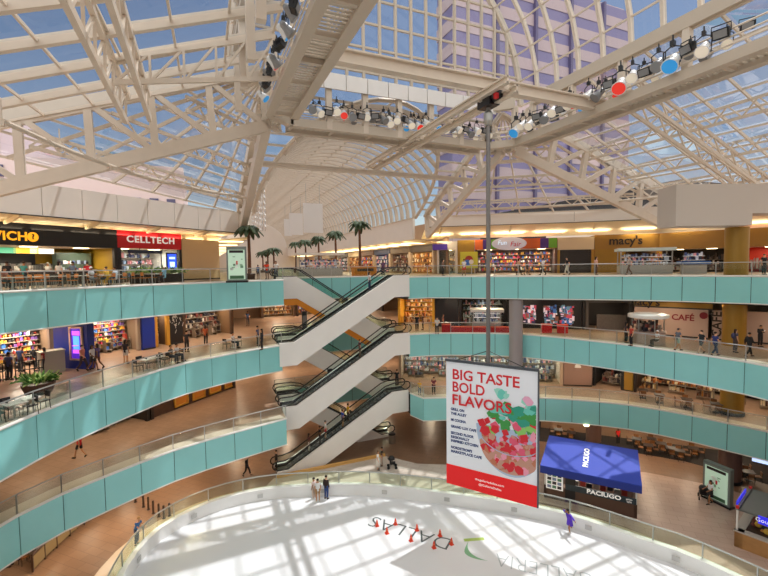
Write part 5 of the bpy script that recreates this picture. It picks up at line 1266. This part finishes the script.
POSE = {'stand': {}, 'walk': dict(kL=(.1, -.18, .52), aL=(.1, -.26, .1), tL=(.11, -.43, .06), kR=(-.1, .06, .5), aR=(-.1, .34, .17), tR=(-.11, .24, .04), eL=(.22, .14, 1.15), wL=(.21, .12, .9), eR=(-.22, -.04, 1.14), wR=(-.2, -.24, 1.0)),
        'lean': dict(ch=(0, -.1, 1.3), sp=(0, -.03, 1.13), nk=(0, -.16, 1.43), hd=(0, -.21, 1.55), sL=(.165, -.11, 1.36), sR=(-.165, -.11, 1.36), eL=(.24, -.24, 1.13), eR=(-.24, -.24, 1.13), wL=(.1, -.44, 1.12), wR=(-.1, -.44, 1.12)),
        'phone': dict(eL=(.22, -.02, 1.14), wL=(.1, -.25, 1.27), eR=(-.22, -.02, 1.14), wR=(-.07, -.25, 1.24), hd=(0, -.06, 1.58)),
        'push': dict(eL=(.22, -.06, 1.14), wL=(.2, -.34, 1.04), eR=(-.22, -.06, 1.14), wR=(-.2, -.34, 1.04), kL=(.1, -.14, .51), aL=(.1, -.16, .09), tL=(.11, -.33, .04), aR=(-.1, .26, .13), tR=(-.11, .13, .035)),
        'skate': dict(pel=(0, .05, .9), sp=(0, 0, 1.07), ch=(0, -.06, 1.26), nk=(0, -.12, 1.39), hd=(0, -.16, 1.52), sL=(.165, -.06, 1.33), sR=(-.165, -.06, 1.33), eL=(.42, -.1, 1.27), wL=(.66, -.16, 1.25), eR=(-.42, .0, 1.25), wR=(-.64, .1, 1.2), hL=(.09, .05, .87), hR=(-.09, .05, .87), kL=(.1, -.1, .5), aL=(.08, .0, .13), tL=(.08, -.17, .08), kR=(-.12, .1, .5), aR=(-.16, .38, .22), tR=(-.2, .24, .13))}
SIT = {}
for k_, p_ in BASE.items():
    z = p_[2]
    if k_ in ('kL', 'kR'): SIT[k_] = (p_[0] * 1.2, -.43, .5)
    elif k_ in ('aL', 'aR'): SIT[k_] = (p_[0] * 1.2, -.4, .09)
    elif k_ in ('tL', 'tR'): SIT[k_] = (p_[0] * 1.2, -.57, .035)
    else: SIT[k_] = (p_[0], p_[1], z - .42)
SIT.update(eL=(.23, -.06, .74), wL=(.12, -.32, .78), eR=(-.23, -.06, .74), wR=(-.12, -.32, .78))
POSE['sit'] = SIT
GEO = {}
def J(pose): d = dict(BASE); d.update(POSE[pose]); return {k: V(v) for k, v in d.items()}
def chain(j, spec):
    nodes = []; idx = {}; edges = []
    for nm, r, par_ in spec:
        idx[nm] = len(nodes); nodes.append((tuple(j[nm]), r))
        if par_: edges.append((idx[par_], idx[nm]))
    return nodes, edges
def mesh_of(key, mb, slots):
    me = bpy.data.meshes.new(key); me.from_pydata([tuple(p) for p in mb.v], [], mb.f)
    for i in range(slots): me.materials.append(STEEL)
    me.polygons.foreach_set('material_index', mb.m); me.polygons.foreach_set('use_smooth', [True] * len(mb.f)); me.update(); return me
def body(pose):
    k = ('body', pose)
    if k in GEO: return GEO[k]
    j = J(pose)
    hd = j['hd']; up = (hd - j['nk']).normalized(); j['h2'] = hd + up * .03; j['h3'] = hd + up * .1
    for s in 'LR':
        j['hand' + s] = j['w' + s] + (j['w' + s] - j['e' + s]).normalized() * .075
    sp = [('pel', (.135, .1), None), ('sp', (.125, .09), 'pel'), ('ch', (.15, .105), 'sp'), ('nk', .055, 'ch'), ('hd', (.078, .09), 'nk'), ('h3', (.07, .082), 'hd')]
    for s in 'LR':
        sp += [('s' + s, .062, 'ch'), ('e' + s, .043, 's' + s), ('w' + s, .03, 'e' + s), ('hand' + s, (.036, .02), 'w' + s), ('h' + s, .09, 'pel'), ('k' + s, .058, 'h' + s), ('a' + s, .04, 'k' + s), ('t' + s, (.042, .03), 'a' + s)]
    g = skin_geo(*chain(j, sp)); mb = MB(); mb.add(g[0], g[1], 0)
    f = hd + up * .02
    for sx in (-1, 1):
        mb.ball(f + V((sx * .032, -.085, .028)), (.014, .01, .009), 6, 1); mb.ball(f + V((sx * .086, .005, .01)), (.014, .026, .034), 6, 0)
    mb.ball(f + V((0, -.098, -.005)), (.016, .022, .026), 6, 0); mb.ball(f + V((0, -.086, -.045)), (.026, .008, .006), 6, 2)
    for s in 'LR':
        h, w = j['hand' + s], j['w' + s]; d = (h - w).normalized(); a = d.cross(V((0, 1, 0)) if abs(d.y) < .7 else V((0, 0, 1))).normalized(); c = d.cross(a)
        for q, (o_, L) in enumerate(((-.027, .062), (-.009, .076), (.01, .072), (.028, .056))):
            p0 = h + a * o_ - d * .01; p1 = p0 + d * L * .55; mb.tube([p0, p1, p1 + (d * .8 + c * .5).normalized() * L * .5], [.0095, .0085, .007], 5, 0)
        p0 = h - d * .05 - a * .03; mb.tube([p0, p0 - a * .028 + d * .03, p0 - a * .03 + d * .062 + c * .008], [.012, .01, .008], 5, 0)
    GEO[k] = mesh_of('person', mb, 3); return GEO[k]
def cloth_(kind, pose):
    k = (kind, pose)
    if k in GEO: return GEO[k]
    j = J(pose); mb = MB(); e = .018
    if kind in ('tee', 'long'):
        j['pl'] = j['pel'] + V((0, 0, -.18))
        sp = [('ch', (.172, .126), None), ('sp', (.165, .128), 'ch'), ('pl', (.172, .135), 'sp')]; j['nb'] = j['nk'] - (j['nk'] - j['ch']) * .25
        sp += [('nb', .07, 'ch')]
        for s in 'LR':
            j['m' + s] = j['s' + s].lerp(j['e' + s], .62); sp += [('s' + s, .08, 'ch')]
            if kind == 'tee': sp += [('m' + s, .07, 's' + s)]
            else: sp += [('e' + s, .06, 's' + s), ('w' + s, .046, 'e' + s)]
    elif kind in ('trousers', 'shorts'):
        j['p2'] = j['pel'] + V((0, 0, .13)); sp = [('p2', (.152, .118), None), ('pel', (.152, .118), 'p2')]
        for s in 'LR':
            j['q' + s] = j['h' + s].lerp(j['k' + s], .85); j['c' + s] = j['k' + s].lerp(j['a' + s], .93); sp += [('h' + s, .106, 'pel')]
            if kind == 'shorts': sp += [('q' + s, .085, 'h' + s)]
            else: sp += [('k' + s, .077, 'h' + s), ('c' + s, .062, 'k' + s)]
    elif kind in ('skirt', 'dress'):
        c = j['pel']; z1 = .6 if kind == 'skirt' else .36
        mb.T = Matrix.Translation((c.x, c.y, 0)) @ Matrix.Diagonal((1, .8, 1, 1))
        mb.lathe([(.22 if kind == 'skirt' else .27, z1), (.2, .76), (.18, c.z), (.155, c.z + .1)], n=16); sp = None
    elif kind == 'shoes':
        sp = None
        for s in 'LR':
            a, t = j['a' + s], j['t' + s]; mb.tube([a + V((0, .035, -.035)), a + V((0, -.03, -.03)), a.lerp(t, .65) + V((0, 0, -.005)), t + (t - a).normalized() * .03], [.045, .052, .045, .028], 8)
    elif kind in ('short', 'longhair', 'cap', 'bun'):
        sp = None; f = j['hd'] + V((0, .022, .055)); mb.ball(f + V((0, .015, .02)), (.094, .096, .082), 12)
        if kind == 'longhair': mb.ball(f + V((0, .05, -.11)), (.095, .055, .16), 10)
        if kind == 'bun': mb.ball(f + V((0, .11, .06)), (.045, .045, .045), 8)
        if kind == 'cap': mb.box(f + V((0, -.13, .02)), (.14, .12, .015))
    elif kind == 'bag':
        sp = None; c = j['ch'] + V((0, .17, -.08)); mb.ball(c, (.15, .1, .22), 10)
        for sx in (-.1, .1): mb.tube([c + V((sx, -.05, .16)), j['ch'] + V((sx, -.04, .14)), j['ch'] + V((sx, -.13, .05)), j['ch'] + V((sx, -.1, -.15)), c + V((sx, -.06, -.16))], .018, 5)
    elif kind == 'handset':
        sp = None; mb.box(j['wL'].lerp(j['wR'], .5) + V((0, -.09, .06)), (.08, .02, .15), 0, rx=.5)
    elif kind == 'skates':
        sp = None
        for s in 'LR':
            a, t = j['a' + s], j['t' + s]; mb.tube([a + V((0, .03, -.02)), a + V((0, -.02, -.02)), t], [.055, .06, .035], 8); mb.bar(a + V((0, .06, -.105)), t + V((0, -.05, -.06)), .012, .04)
    if sp: g = skin_geo(*chain(j, sp)); mb.add(g[0], g[1])
    GEO[k] = mesh_of(kind, mb, 1); return GEO[k]
SKINS = ['#c8956e', '#a8744e', '#e0b090', '#7a5238', '#d8a480']
EYE_M, LIP = mat('eye_dark', '#20140e', .4), mat('lip_tone', '#9a5048', .5)
NAMES = {'tee': 'shirt', 'long': 'shirt', 'trousers': 'trousers', 'shorts': 'shorts', 'skirt': 'skirt', 'dress': 'dress', 'shoes': 'shoes', 'short': 'hair', 'longhair': 'hair', 'bun': 'hair', 'cap': 'cap', 'bag': 'backpack', 'handset': 'phone', 'skates': 'skates'}
def person(label, loc, rz, pose='stand', top=('tee', '#dddddd'), leg=('trousers', '#2a2f3c'), hair=('short', '#2a1c14'), h=1.0, sk=None, extra=(), group=None):
    o = bpy.data.objects.new('person', body(pose)); COL.objects.link(o); o.location = loc; o.rotation_euler = (0, 0, rz); o.scale = (h,) * 3
    sk = sk or random.choice(SKINS)
    for i, m_ in enumerate((mat('skin_' + sk, sk, .55), EYE_M, LIP)): o.material_slots[i].link = 'OBJECT'; o.material_slots[i].material = m_
    tag(o, label, 'person', group)
    for kind, c in [top, leg, hair] + ([('shoes', '#2c2826')] if 'skates' not in [x[0] for x in extra] else []) + list(extra):
        if not kind: continue
        q = bpy.data.objects.new(NAMES[kind], cloth_(kind, pose)); COL.objects.link(q); q.parent = o
        q.material_slots[0].link = 'OBJECT'; q.material_slots[0].material = mat('cloth_' + c, c, .8)
    return o
RZ_R, RZ_L, RZ_C, RZ_A = 1.17, 1.17 + PI, -.41, -.41 + PI
BLK, WHI, DEN = '#1c1c20', '#e4e2de', '#3a4a70'
# -- top gallery, left terrace
def at3(u, dp): return level_pt(u, L3, dp)
person('standing customer in white shirt at the sandwich counter', at3(59, 30.5), RZ_A, 'stand', ('tee', WHI), ('trousers', BLK), ('longhair', '#2a1c14'))
person('standing customer in blue-grey shirt at the sandwich counter', at3(73, 31.2), RZ_A, 'stand', ('tee', '#6b7f9a'), ('trousers', BLK))
person('customer in red shirt bending towards the sandwich counter', at3(88, 31.5), RZ_A + .8, 'lean', ('tee', '#d0202c'), ('trousers', BLK))
person('dark-haired customer in black at the far left of the sandwich shop', at3(7, 27.6), RZ_A + .5, 'stand', ('tee', BLK), ('trousers', BLK))
person('diner in teal shirt near the counter left of the white shirted customer', at3(24, 28.6), RZ_A, 'stand', ('tee', '#4a9a94'), ('trousers', '#2a3440'))
person('seated white-haired diner in pale grey shirt at the terrace rail', at3(91, 28.2), RZ_R, 'sit', ('tee', '#c4c4c8'), ('shorts', '#6a6a70'), ('short', '#e0dcd4'))
person('seated diner in yellow shirt at the terrace rail', at3(106, 29.3), RZ_L, 'sit', ('tee', '#d8a838'), ('shorts', '#4a4a50'))
person('seated diner in light grey shirt right of the yellow shirted one', at3(115, 30.2), RZ_L, 'sit', ('tee', '#c8d0dc'), ('trousers', DEN))
person('seated dark-haired diner at the far left terrace table', at3(4, 24.8), RZ_R, 'sit', ('tee', '#8a5a48'), ('trousers', BLK), ('longhair', '#1c120c'))
person('seated diner in light blue shirt alone by the planter hedge', at3(164, 33.4), RZ_L, 'sit', ('tee', '#8cc4e0'), ('trousers', '#3a3a40'), ('short', '#d8d4cc'))
person('worker in white behind the sandwich counter', at3(48, 33.5), RZ_C, 'stand', ('tee', WHI), ('trousers', BLK), ('cap', '#e8e4dc'))
# -- top gallery, middle
person('person in bright red shirt leaning on the rail left of the escalators', at3(267, 40.5), RZ_C, 'lean', ('tee', '#e8401c'), ('shorts', '#3a4a5a'))
person('person in white shirt beside the red shirted one at the rail', at3(276, 41.2), RZ_C, 'stand', ('tee', WHI), ('trousers', DEN), ('longhair', '#4a3020'))
person('person in dark clothes walking near the head of the escalators', at3(383, 44.6), RZ_C, 'walk', ('tee', '#6a4a6a'), ('trousers', BLK), ('longhair', '#1c120c'))
person('child in blue near the head of the escalators', at3(258, 41.5), RZ_A, 'stand', ('tee', '#4a6a9a'), ('shorts', '#2a3440'), h=.8)
# -- top gallery, right
for u, dp, ps, rz, tp, lg, hr, lab in ((464, 44.0, 'walk', RZ_C, ('tee', WHI), ('shorts', '#e02c20'), ('short', '#2a1c14'), 'walker in white shirt and red shorts before the colour-block shop'),
        (443, 44.5, 'stand', RZ_R, ('long', '#8a6a5a'), ('trousers', BLK), ('longhair', '#1c120c'), 'person by the pale corner shop at the right of the escalators'),
        (519, 44, 'walk', RZ_R, ('tee', '#c8a080'), ('trousers', '#4a3a34'), ('longhair', '#2a1c14'), 'walker in tan top under the oval sign'),
        (527, 43.6, 'walk', RZ_R, ('tee', '#6a5a50'), ('shorts', '#3a3430'), ('short', '#1c120c'), 'walker in brown right of the oval sign'),
        (543, 43.2, 'walk', RZ_L, ('tee', '#f0f0ee'), ('trousers', BLK), ('short', '#1c120c'), 'walker in bright white shirt at the end of the colour-block shop'),
        (567, 42.0, 'walk', RZ_L, ('tee', '#2a2426'), ('trousers', '#e0d8cc'), ('longhair', '#1c120c'), 'woman in dark top and white trousers before the shuttered shop'),
        (596, 40.4, 'stand', RZ_R, ('tee', '#e0b0a0'), ('trousers', '#5a3c34'), ('longhair', '#1c120c'), 'woman in pink top at the gold panel left of the store letters'),
        (629, 40.5, 'walk', RZ_L, ('tee', '#b0a8a0'), ('trousers', '#6a5248'), ('short', '#3a2a20'), 'walker in grey top before the glass kiosk'),
        (764, 36, 'stand', RZ_C, ('tee', BLK), ('trousers', BLK), ('short', '#1c120c'), 'dark dressed person before the red lit shop')):
    person(lab, at3(u, dp), rz, ps, tp, lg, hr)
# -- escalators
person('rider in white top and jeans on the upper front escalator', esc_pos('e1', .775), -PI / 2 + PI, 'stand', ('tee', WHI), ('trousers', DEN), ('longhair', '#1c120c'), 1.05)
person('rider in dark purple on the middle front escalator', esc_pos('e2', .66), -PI / 2 + PI, 'stand', ('tee', '#4a3440'), ('trousers', '#8a7268'), ('short', '#1c120c'))
for t, tp, lg, hr, lab in ((.52, ('tee', '#2a54b8'), ('shorts', '#6a4a3a'), ('short', '#5a3a24'), 'rider in blue shirt, second highest on the lowest front escalator'), (.585, ('tee', '#d8a820'), ('trousers', BLK), ('short', '#1c120c'), 'rider in yellow shirt, highest on the lowest front escalator'),
        (.36, ('tee', WHI), ('shorts', '#d83a44'), ('short', '#1c120c'), 'rider in white shirt and red shorts on the lowest front escalator'), (.30, ('tee', BLK), ('trousers', BLK), ('short', '#1c120c'), 'rider in black below the white shirted one on the lowest front escalator'), (.2, ('tee', '#5a3034'), ('trousers', '#e0d8d0'), ('longhair', '#1c120c'), 'rider in maroon low on the lowest front escalator')):
    person(lab, esc_pos('e3', t, random.uniform(-.25, .25)), PI / 2, 'stand', tp, lg, hr)
p = on_z(274, 470, G); person('dark dressed person standing at the foot of the lowest escalator', V((5.7, 37.9, G)), -PI / 2, 'stand', ('long', '#2a2224'), ('trousers', BLK))
# -- middle gallery
def atz(u, v, z): return on_z(u, v, z)
for u, v, ps, rz, tp, lg, hr, ex, lab in (
        (21, 372, 'stand', RZ_A, ('tee', '#2c3a6a'), ('trousers', '#20222c'), ('short', '#1c120c'), (), 'person in navy before the bright toy-coloured shop'),
        (37, 371, 'stand', RZ_R, ('long', '#20242a'), ('trousers', '#3a3a3e'), ('short', '#1c120c'), (('bag', '#20242a'),), 'person in black with backpack before the bright toy-coloured shop'),
        (45, 374, 'stand', RZ_L, ('tee', '#8a2430'), ('trousers', '#3a3034'), ('longhair', '#1c120c'), (), 'person in maroon beside the pale cabinet'),
        (10, 380, 'stand', RZ_A, ('tee', '#4a4e7a'), ('trousers', '#2a2a30'), ('short', '#1c120c'), (), 'person in violet-blue at the far left fence'),
        (83, 371, 'walk', RZ_R, ('tee', '#c87a70'), ('trousers', '#3a2e38'), ('short', '#2a1c14'), (), 'walker in pink before the glowing screen pillar'),
        (93, 371, 'walk', RZ_R, ('tee', '#c0bcb8'), ('shorts', '#26262a'), ('longhair', '#1c120c'), (), 'walker in pale grey top and black shorts right of the screen pillar'),
        (98, 369, 'walk', RZ_L, ('tee', '#4a3c78'), ('shorts', '#6a4a44'), ('longhair', '#1c120c'), (), 'walker in violet top close beside the grey topped walker'),
        (126, 364, 'stand', RZ_A, ('tee', '#2c2628'), ('shorts', '#d8d0c8'), ('longhair', '#1c120c'), (), 'woman in dark top and pale shorts before the purple-bannered shop'),
        (187, 352, 'stand', RZ_A, ('tee', '#3a3434'), ('trousers', BLK), ('short', '#1c120c'), (), 'customer in dark clothes at the cafe bar'),
        (206, 345, 'stand', RZ_A, ('tee', '#a8522c'), ('trousers', BLK), ('longhair', '#3a2014'), (), 'customer in rust top at the cafe bar'),
        (248, 326, 'stand', RZ_C, ('tee', '#3a4a6a'), ('trousers', '#20222a'), ('longhair', '#1c120c'), (), 'person in slate blue far back by the rear escalator'),
        (258, 346, 'stand', RZ_R, ('tee', '#4a4a6a'), ('trousers', BLK), ('short', '#1c120c'), (), 'man in dark blue near the middle escalator landing'),
        (262, 350, 'stand', RZ_L, ('long', '#201e20'), ('trousers', BLK), ('longhair', '#1c120c'), (), 'woman in black near the middle escalator landing'),
        (437, 334, 'lean', RZ_C, ('tee', '#d0d0cc'), ('trousers', '#24262c'), ('short', '#2a1c14'), (), 'man in pale shirt leaning at the rail before the gold jewellery shop'),
        (443, 331, 'stand', RZ_R, ('tee', '#8a5a4a'), ('trousers', BLK), ('longhair', '#2a1c14'), (), 'woman in brown behind the man leaning at the rail'),
        (417, 331, 'stand', RZ_A, ('tee', BLK), ('trousers', BLK), ('short', '#1c120c'), (), 'person in black before the gold jewellery shop'),
        (423, 330, 'stand', RZ_L, ('tee', '#3a2c28'), ('trousers', BLK), ('longhair', '#1c120c'), (), 'person in dark brown before the gold jewellery shop'),
        (678, 351, 'walk', RZ_R, ('tee', '#6a6e7a'), ('shorts', '#a8b4a8'), ('cap', '#2a2e3a'), (), 'walker with cap and pale shorts before the cafe hoarding'),
        (701, 354, 'walk', RZ_L, ('tee', '#2a2c30'), ('shorts', '#5a5a58'), ('short', '#1c120c'), (), 'walker in dark shirt and grey shorts before the cafe hoarding'),
        (715, 356, 'walk', RZ_R, ('tee', '#2c3a78'), ('trousers', '#24304a'), ('short', '#1c120c'), (), 'walker in blue jacket and jeans under the upright lettering'),
        (735, 352.5, 'stand', RZ_R, ('tee', '#4a4450'), ('trousers', '#5a4a44'), ('longhair', '#3a2014'), (('bag', '#3a3a5a'),), 'walker with backpack in front of the gold column'),
        (749, 357, 'walk', RZ_R, ('long', '#1c1c20'), ('trousers', BLK), ('short', '#1c120c'), (('bag', '#16161a'),), 'walker in black with backpack right of the gold column'),
        (760, 347, 'phone', RZ_C, ('long', '#18181c'), ('trousers', '#18181c'), ('short', '#1c120c'), (('handset', '#d0d4dc'),), 'tall person in black looking at a phone by the right hoarding'),
        (657, 346.5, 'sit', RZ_L, ('tee', '#e8e4e0'), ('trousers', '#4a4440'), ('cap', '#e0dcd8'), (), 'person in white with cap sitting at the round kiosk'),
        (626, 343, 'stand', RZ_R, ('tee', '#3a2628'), ('trousers', BLK), ('longhair', '#1c120c'), (), 'dark dressed person left of the round kiosk'),
        (631, 346, 'stand', RZ_L, ('tee', '#b03a2c'), ('trousers', BLK), ('longhair', '#3a2014'), (), 'person in red at the left side of the round kiosk')):
    person(lab, atz(u, v, L2), rz, ps, tp, lg, hr, extra=ex)
for u, v, tp, lab in ((171, 363.5, ('tee', '#5a5450'), 'seated person in grey at the middle gallery rail, left table'), (177, 361.5, ('tee', '#c8c4c0'), 'seated person in pale shirt at the middle gallery rail'), (233, 348, ('tee', '#e0dcd8'), 'person in white seated near the end of the middle gallery rail')):
    person(lab, atz(u, v, L2), RZ_R, 'sit', tp, ('trousers', '#2c3444'))
# -- lowest gallery
person('walker in red shirt and black shorts under the middle gallery at the left', atz(80, 458, L1), RZ_L, 'walk', ('tee', '#d0242c'), ('shorts', BLK))
person('dark dressed person at the lowest escalator head', V((18.2, 39.2, L1)), RZ_A, 'stand', ('tee', '#2a2c30'), ('trousers', BLK))
person('child in yellow at the rail of the lowest gallery', V((18.9, 35.6, L1)), RZ_C, 'stand', ('tee', '#e0b040'), ('trousers', DEN), ('short', '#c8a050'), .8)
person('person in maroon beside the child at the lowest gallery rail', V((20.2, 35.2, L1)), RZ_C, 'lean', ('tee', '#7a3440'), ('trousers', BLK), ('longhair', '#1c120c'))
# -- rink floor
person('person in blue shirt and jeans looking over the rink rail at the left', atz(137, 545, G), RZ_R, 'lean', ('tee', '#3a74c0'), ('trousers', DEN), ('short', '#c09a68'), 1.12)
person('walker in dark clothes on the brown floor left of the escalator foot', atz(247, 476, G), RZ_R, 'walk', ('long', '#201e22'), ('trousers', BLK))
person('skater in white shirt and tan shorts among the three at the boards', V(on_z(318, 502, G)), RZ_A + .3, 'stand', ('tee', '#eeeeec'), ('shorts', '#b08858'), ('short', '#1c120c'), 1.05, extra=(('skates', '#d8d4cc'),))
person('skater in dark brown jacket and jeans at the right of the three', on_z(326.5, 499, G), RZ_A - .5, 'stand', ('long', '#3a2a24'), ('trousers', '#34508a'), ('short', '#1c120c'), 1.08, extra=(('skates', BLK),))
person('skater in pale pink at the left of the three', on_z(314, 499, G), RZ_A + 1, 'stand', ('tee', '#e8d0c8'), ('trousers', '#c8b0a0'), ('bun', '#2a1c14'), .98, extra=(('skates', WHI),))
person('woman in white dress standing before the lowest escalator', atz(378, 470, G), RZ_R, 'stand', ('tee', '#eeeae2'), ('dress', '#eeeae2'), ('longhair', '#6a4a30'))
person('person in black behind the woman in white dress', atz(382, 466, G), RZ_L, 'stand', ('tee', '#201e20'), ('trousers', '#c0a898'), ('short', '#1c120c'))
person('skater in violet dress gliding near the gelato kiosk', on_z(569, 534, G), RZ_L + .3, 'skate', ('long', '#5a34c0'), ('skirt', '#5a34c0'), ('longhair', '#1c120c'), 1.05, extra=(('skates', WHI),))
person('woman in white top and black skirt pushing a stroller by the map stand', atz(710, 504, G), RZ_L, 'push', ('tee', '#ecebe8'), ('skirt', '#1c1c20'), ('longhair', '#1c120c'), 1.04)
person('person in red shirt at the dark restaurant front right of the rink', atz(618, 445, G), RZ_C, 'stand', ('tee', '#e02420'), ('trousers', BLK))
for u, v, lab in ((18, 566, 'seated food hall guest in dark blue at the lower left'), (30, 558, 'seated food hall guest in white at the lower left'), (44, 548, 'seated food hall guest in black at the lower left')):
    person(lab, atz(u, v, G), RZ_L, 'sit', ('tee', {18: '#2a3a6a', 30: '#d8d4d0', 44: '#26242a'}[u]), ('trousers', BLK))
# ================================================================ LIGHT, SKY, CAMERA
def grid(z, pts, pw, c=(1, .8, .58)):
    for x, y in pts:
        m = MB(); m.lathe([(.22, 0), (.22, .05)], n=16); o = m.build('downlight', LAMPW); o.location = (x, y, z - .06); tag(o, 'round warm downlight set in the gallery ceiling', 'downlight', 'gallery downlights')
        lamp('AREA', (x, y, z - .12), pw * .75, c, .5, (0, 0, 0))
def along(wall, off, n, t0=0, t1=1):
    a, b = V((*wall[0], 0)), V((*wall[1], 0)); d = (b - a).normalized(); nn = V((d.y, -d.x, 0))
    return [tuple((a.lerp(b, t0 + (t1 - t0) * (i + .5) / n) + nn * off)[:2]) for i in range(n)]
grid(L3 - 2.2, along(W2L, 2.2, 6), 90); grid(L3 - 2.2, along(W2R, 2.2, 5) + along(W2S, 2.2, 4), 80)
grid(L2 - 2.2, along(W1L, 2.0, 6), 55); grid(L2 - 2.2, along(W1R, 2.2, 4) + along(W1S, 2.0, 4), 70)
grid(L1 - 2.2, along(W0L, 2.4, 5) + [(-5, 33), (-1, 36.5), (3.5, 40)], 90); grid(L1 - 2.2, along(W0R, 3.0, 6) + [(31.5, 27.5), (35.5, 24)], 70)
for z in (L2, L1, G): grid(z + 3.37, [(3, 49), (9, 50), (15, 50), (21, 49), (27, 48), (9, 56), (18, 56)], 150)
sun = bpy.data.lights.new('sun_light', 'SUN'); sun.energy = 3.1; sun.angle = math.radians(.6); sun.color = (1, .97, .93)
so = bpy.data.objects.new('sun_light', sun); COL.objects.link(so)
SD = V((-12.0, -3.2, -29.8)).normalized(); so.rotation_euler = SD.to_track_quat('-Z', 'Y').to_euler(); so.location = (40, 40, 60)
w = bpy.data.worlds.new('World'); SC.world = w; w.use_nodes = True; nt = w.node_tree
bg = nt.nodes['Background']; sk = nt.nodes.new('ShaderNodeTexSky'); sk.sky_type = 'NISHITA'; sk.sun_disc = False
sk.sun_elevation = math.asin(-SD.z); sk.sun_rotation = math.atan2(-SD.x, -SD.y); sk.air_density = 1.0; sk.dust_density = .6; sk.ozone_density = 1.2
tc = nt.nodes.new('ShaderNodeTexCoord'); dp = nt.nodes.new('ShaderNodeVectorMath'); dp.operation = 'DOT_PRODUCT'; dp.inputs[1].default_value = (-.35, -.75, .56)
nz = nt.nodes.new('ShaderNodeTexNoise'); nz.inputs['Scale'].default_value = 2.2; nz.inputs['Detail'].default_value = 6; nz.inputs['Roughness'].default_value = .55
ad = nt.nodes.new('ShaderNodeMath'); ad.operation = 'MULTIPLY_ADD'; ad.inputs[1].default_value = .55
mr = nt.nodes.new('ShaderNodeMapRange'); mr.interpolation_type = 'SMOOTHSTEP'; mr.inputs[1].default_value = .25; mr.inputs[2].default_value = .75
nt.links.new(tc.outputs['Generated'], dp.inputs[0]); nt.links.new(tc.outputs['Generated'], nz.inputs['Vector'])
nt.links.new(nz.outputs['Fac'], ad.inputs[0]); nt.links.new(dp.outputs['Value'], ad.inputs[2]); nt.links.new(ad.outputs[0], mr.inputs[0])
mc = nt.nodes.new('ShaderNodeMixRGB'); mc.inputs[2].default_value = (9.1, 8.8, 8.3, 1)       # unseen bright cloud added behind and overhead for neutral fill
dm = nt.nodes.new('ShaderNodeMixRGB'); dm.blend_type = 'MULTIPLY'; dm.inputs[0].default_value = 1; dm.inputs[2].default_value = (.66, .62, .58, 1)
nt.links.new(sk.outputs[0], dm.inputs[1]); nt.links.new(mr.outputs[0], mc.inputs[0]); nt.links.new(dm.outputs[0], mc.inputs[1])
nt.links.new(mc.outputs[0], bg.inputs[0]); bg.inputs[1].default_value = .15
cam = bpy.data.cameras.new('camera'); co = bpy.data.objects.new('camera', cam); COL.objects.link(co)
cam.sensor_width = 36; cam.lens = F * 36 / 768; cam.clip_start = .1; cam.clip_end = 1000
R = Matrix((RT, UP, -FW)).transposed().to_4x4(); R.translation = CAM; co.matrix_world = R
SC.camera = co
SC.cycles.transparent_max_bounces = 24; SC.cycles.max_bounces = 6; SC.cycles.diffuse_bounces = 4; SC.cycles.sample_clamp_indirect = 6
SC.view_settings.view_transform = 'Standard'; SC.view_settings.look = 'None'; SC.view_settings.gamma = 1; SC.view_settings.exposure = 0.38
SC.view_settings.use_curve_mapping = False
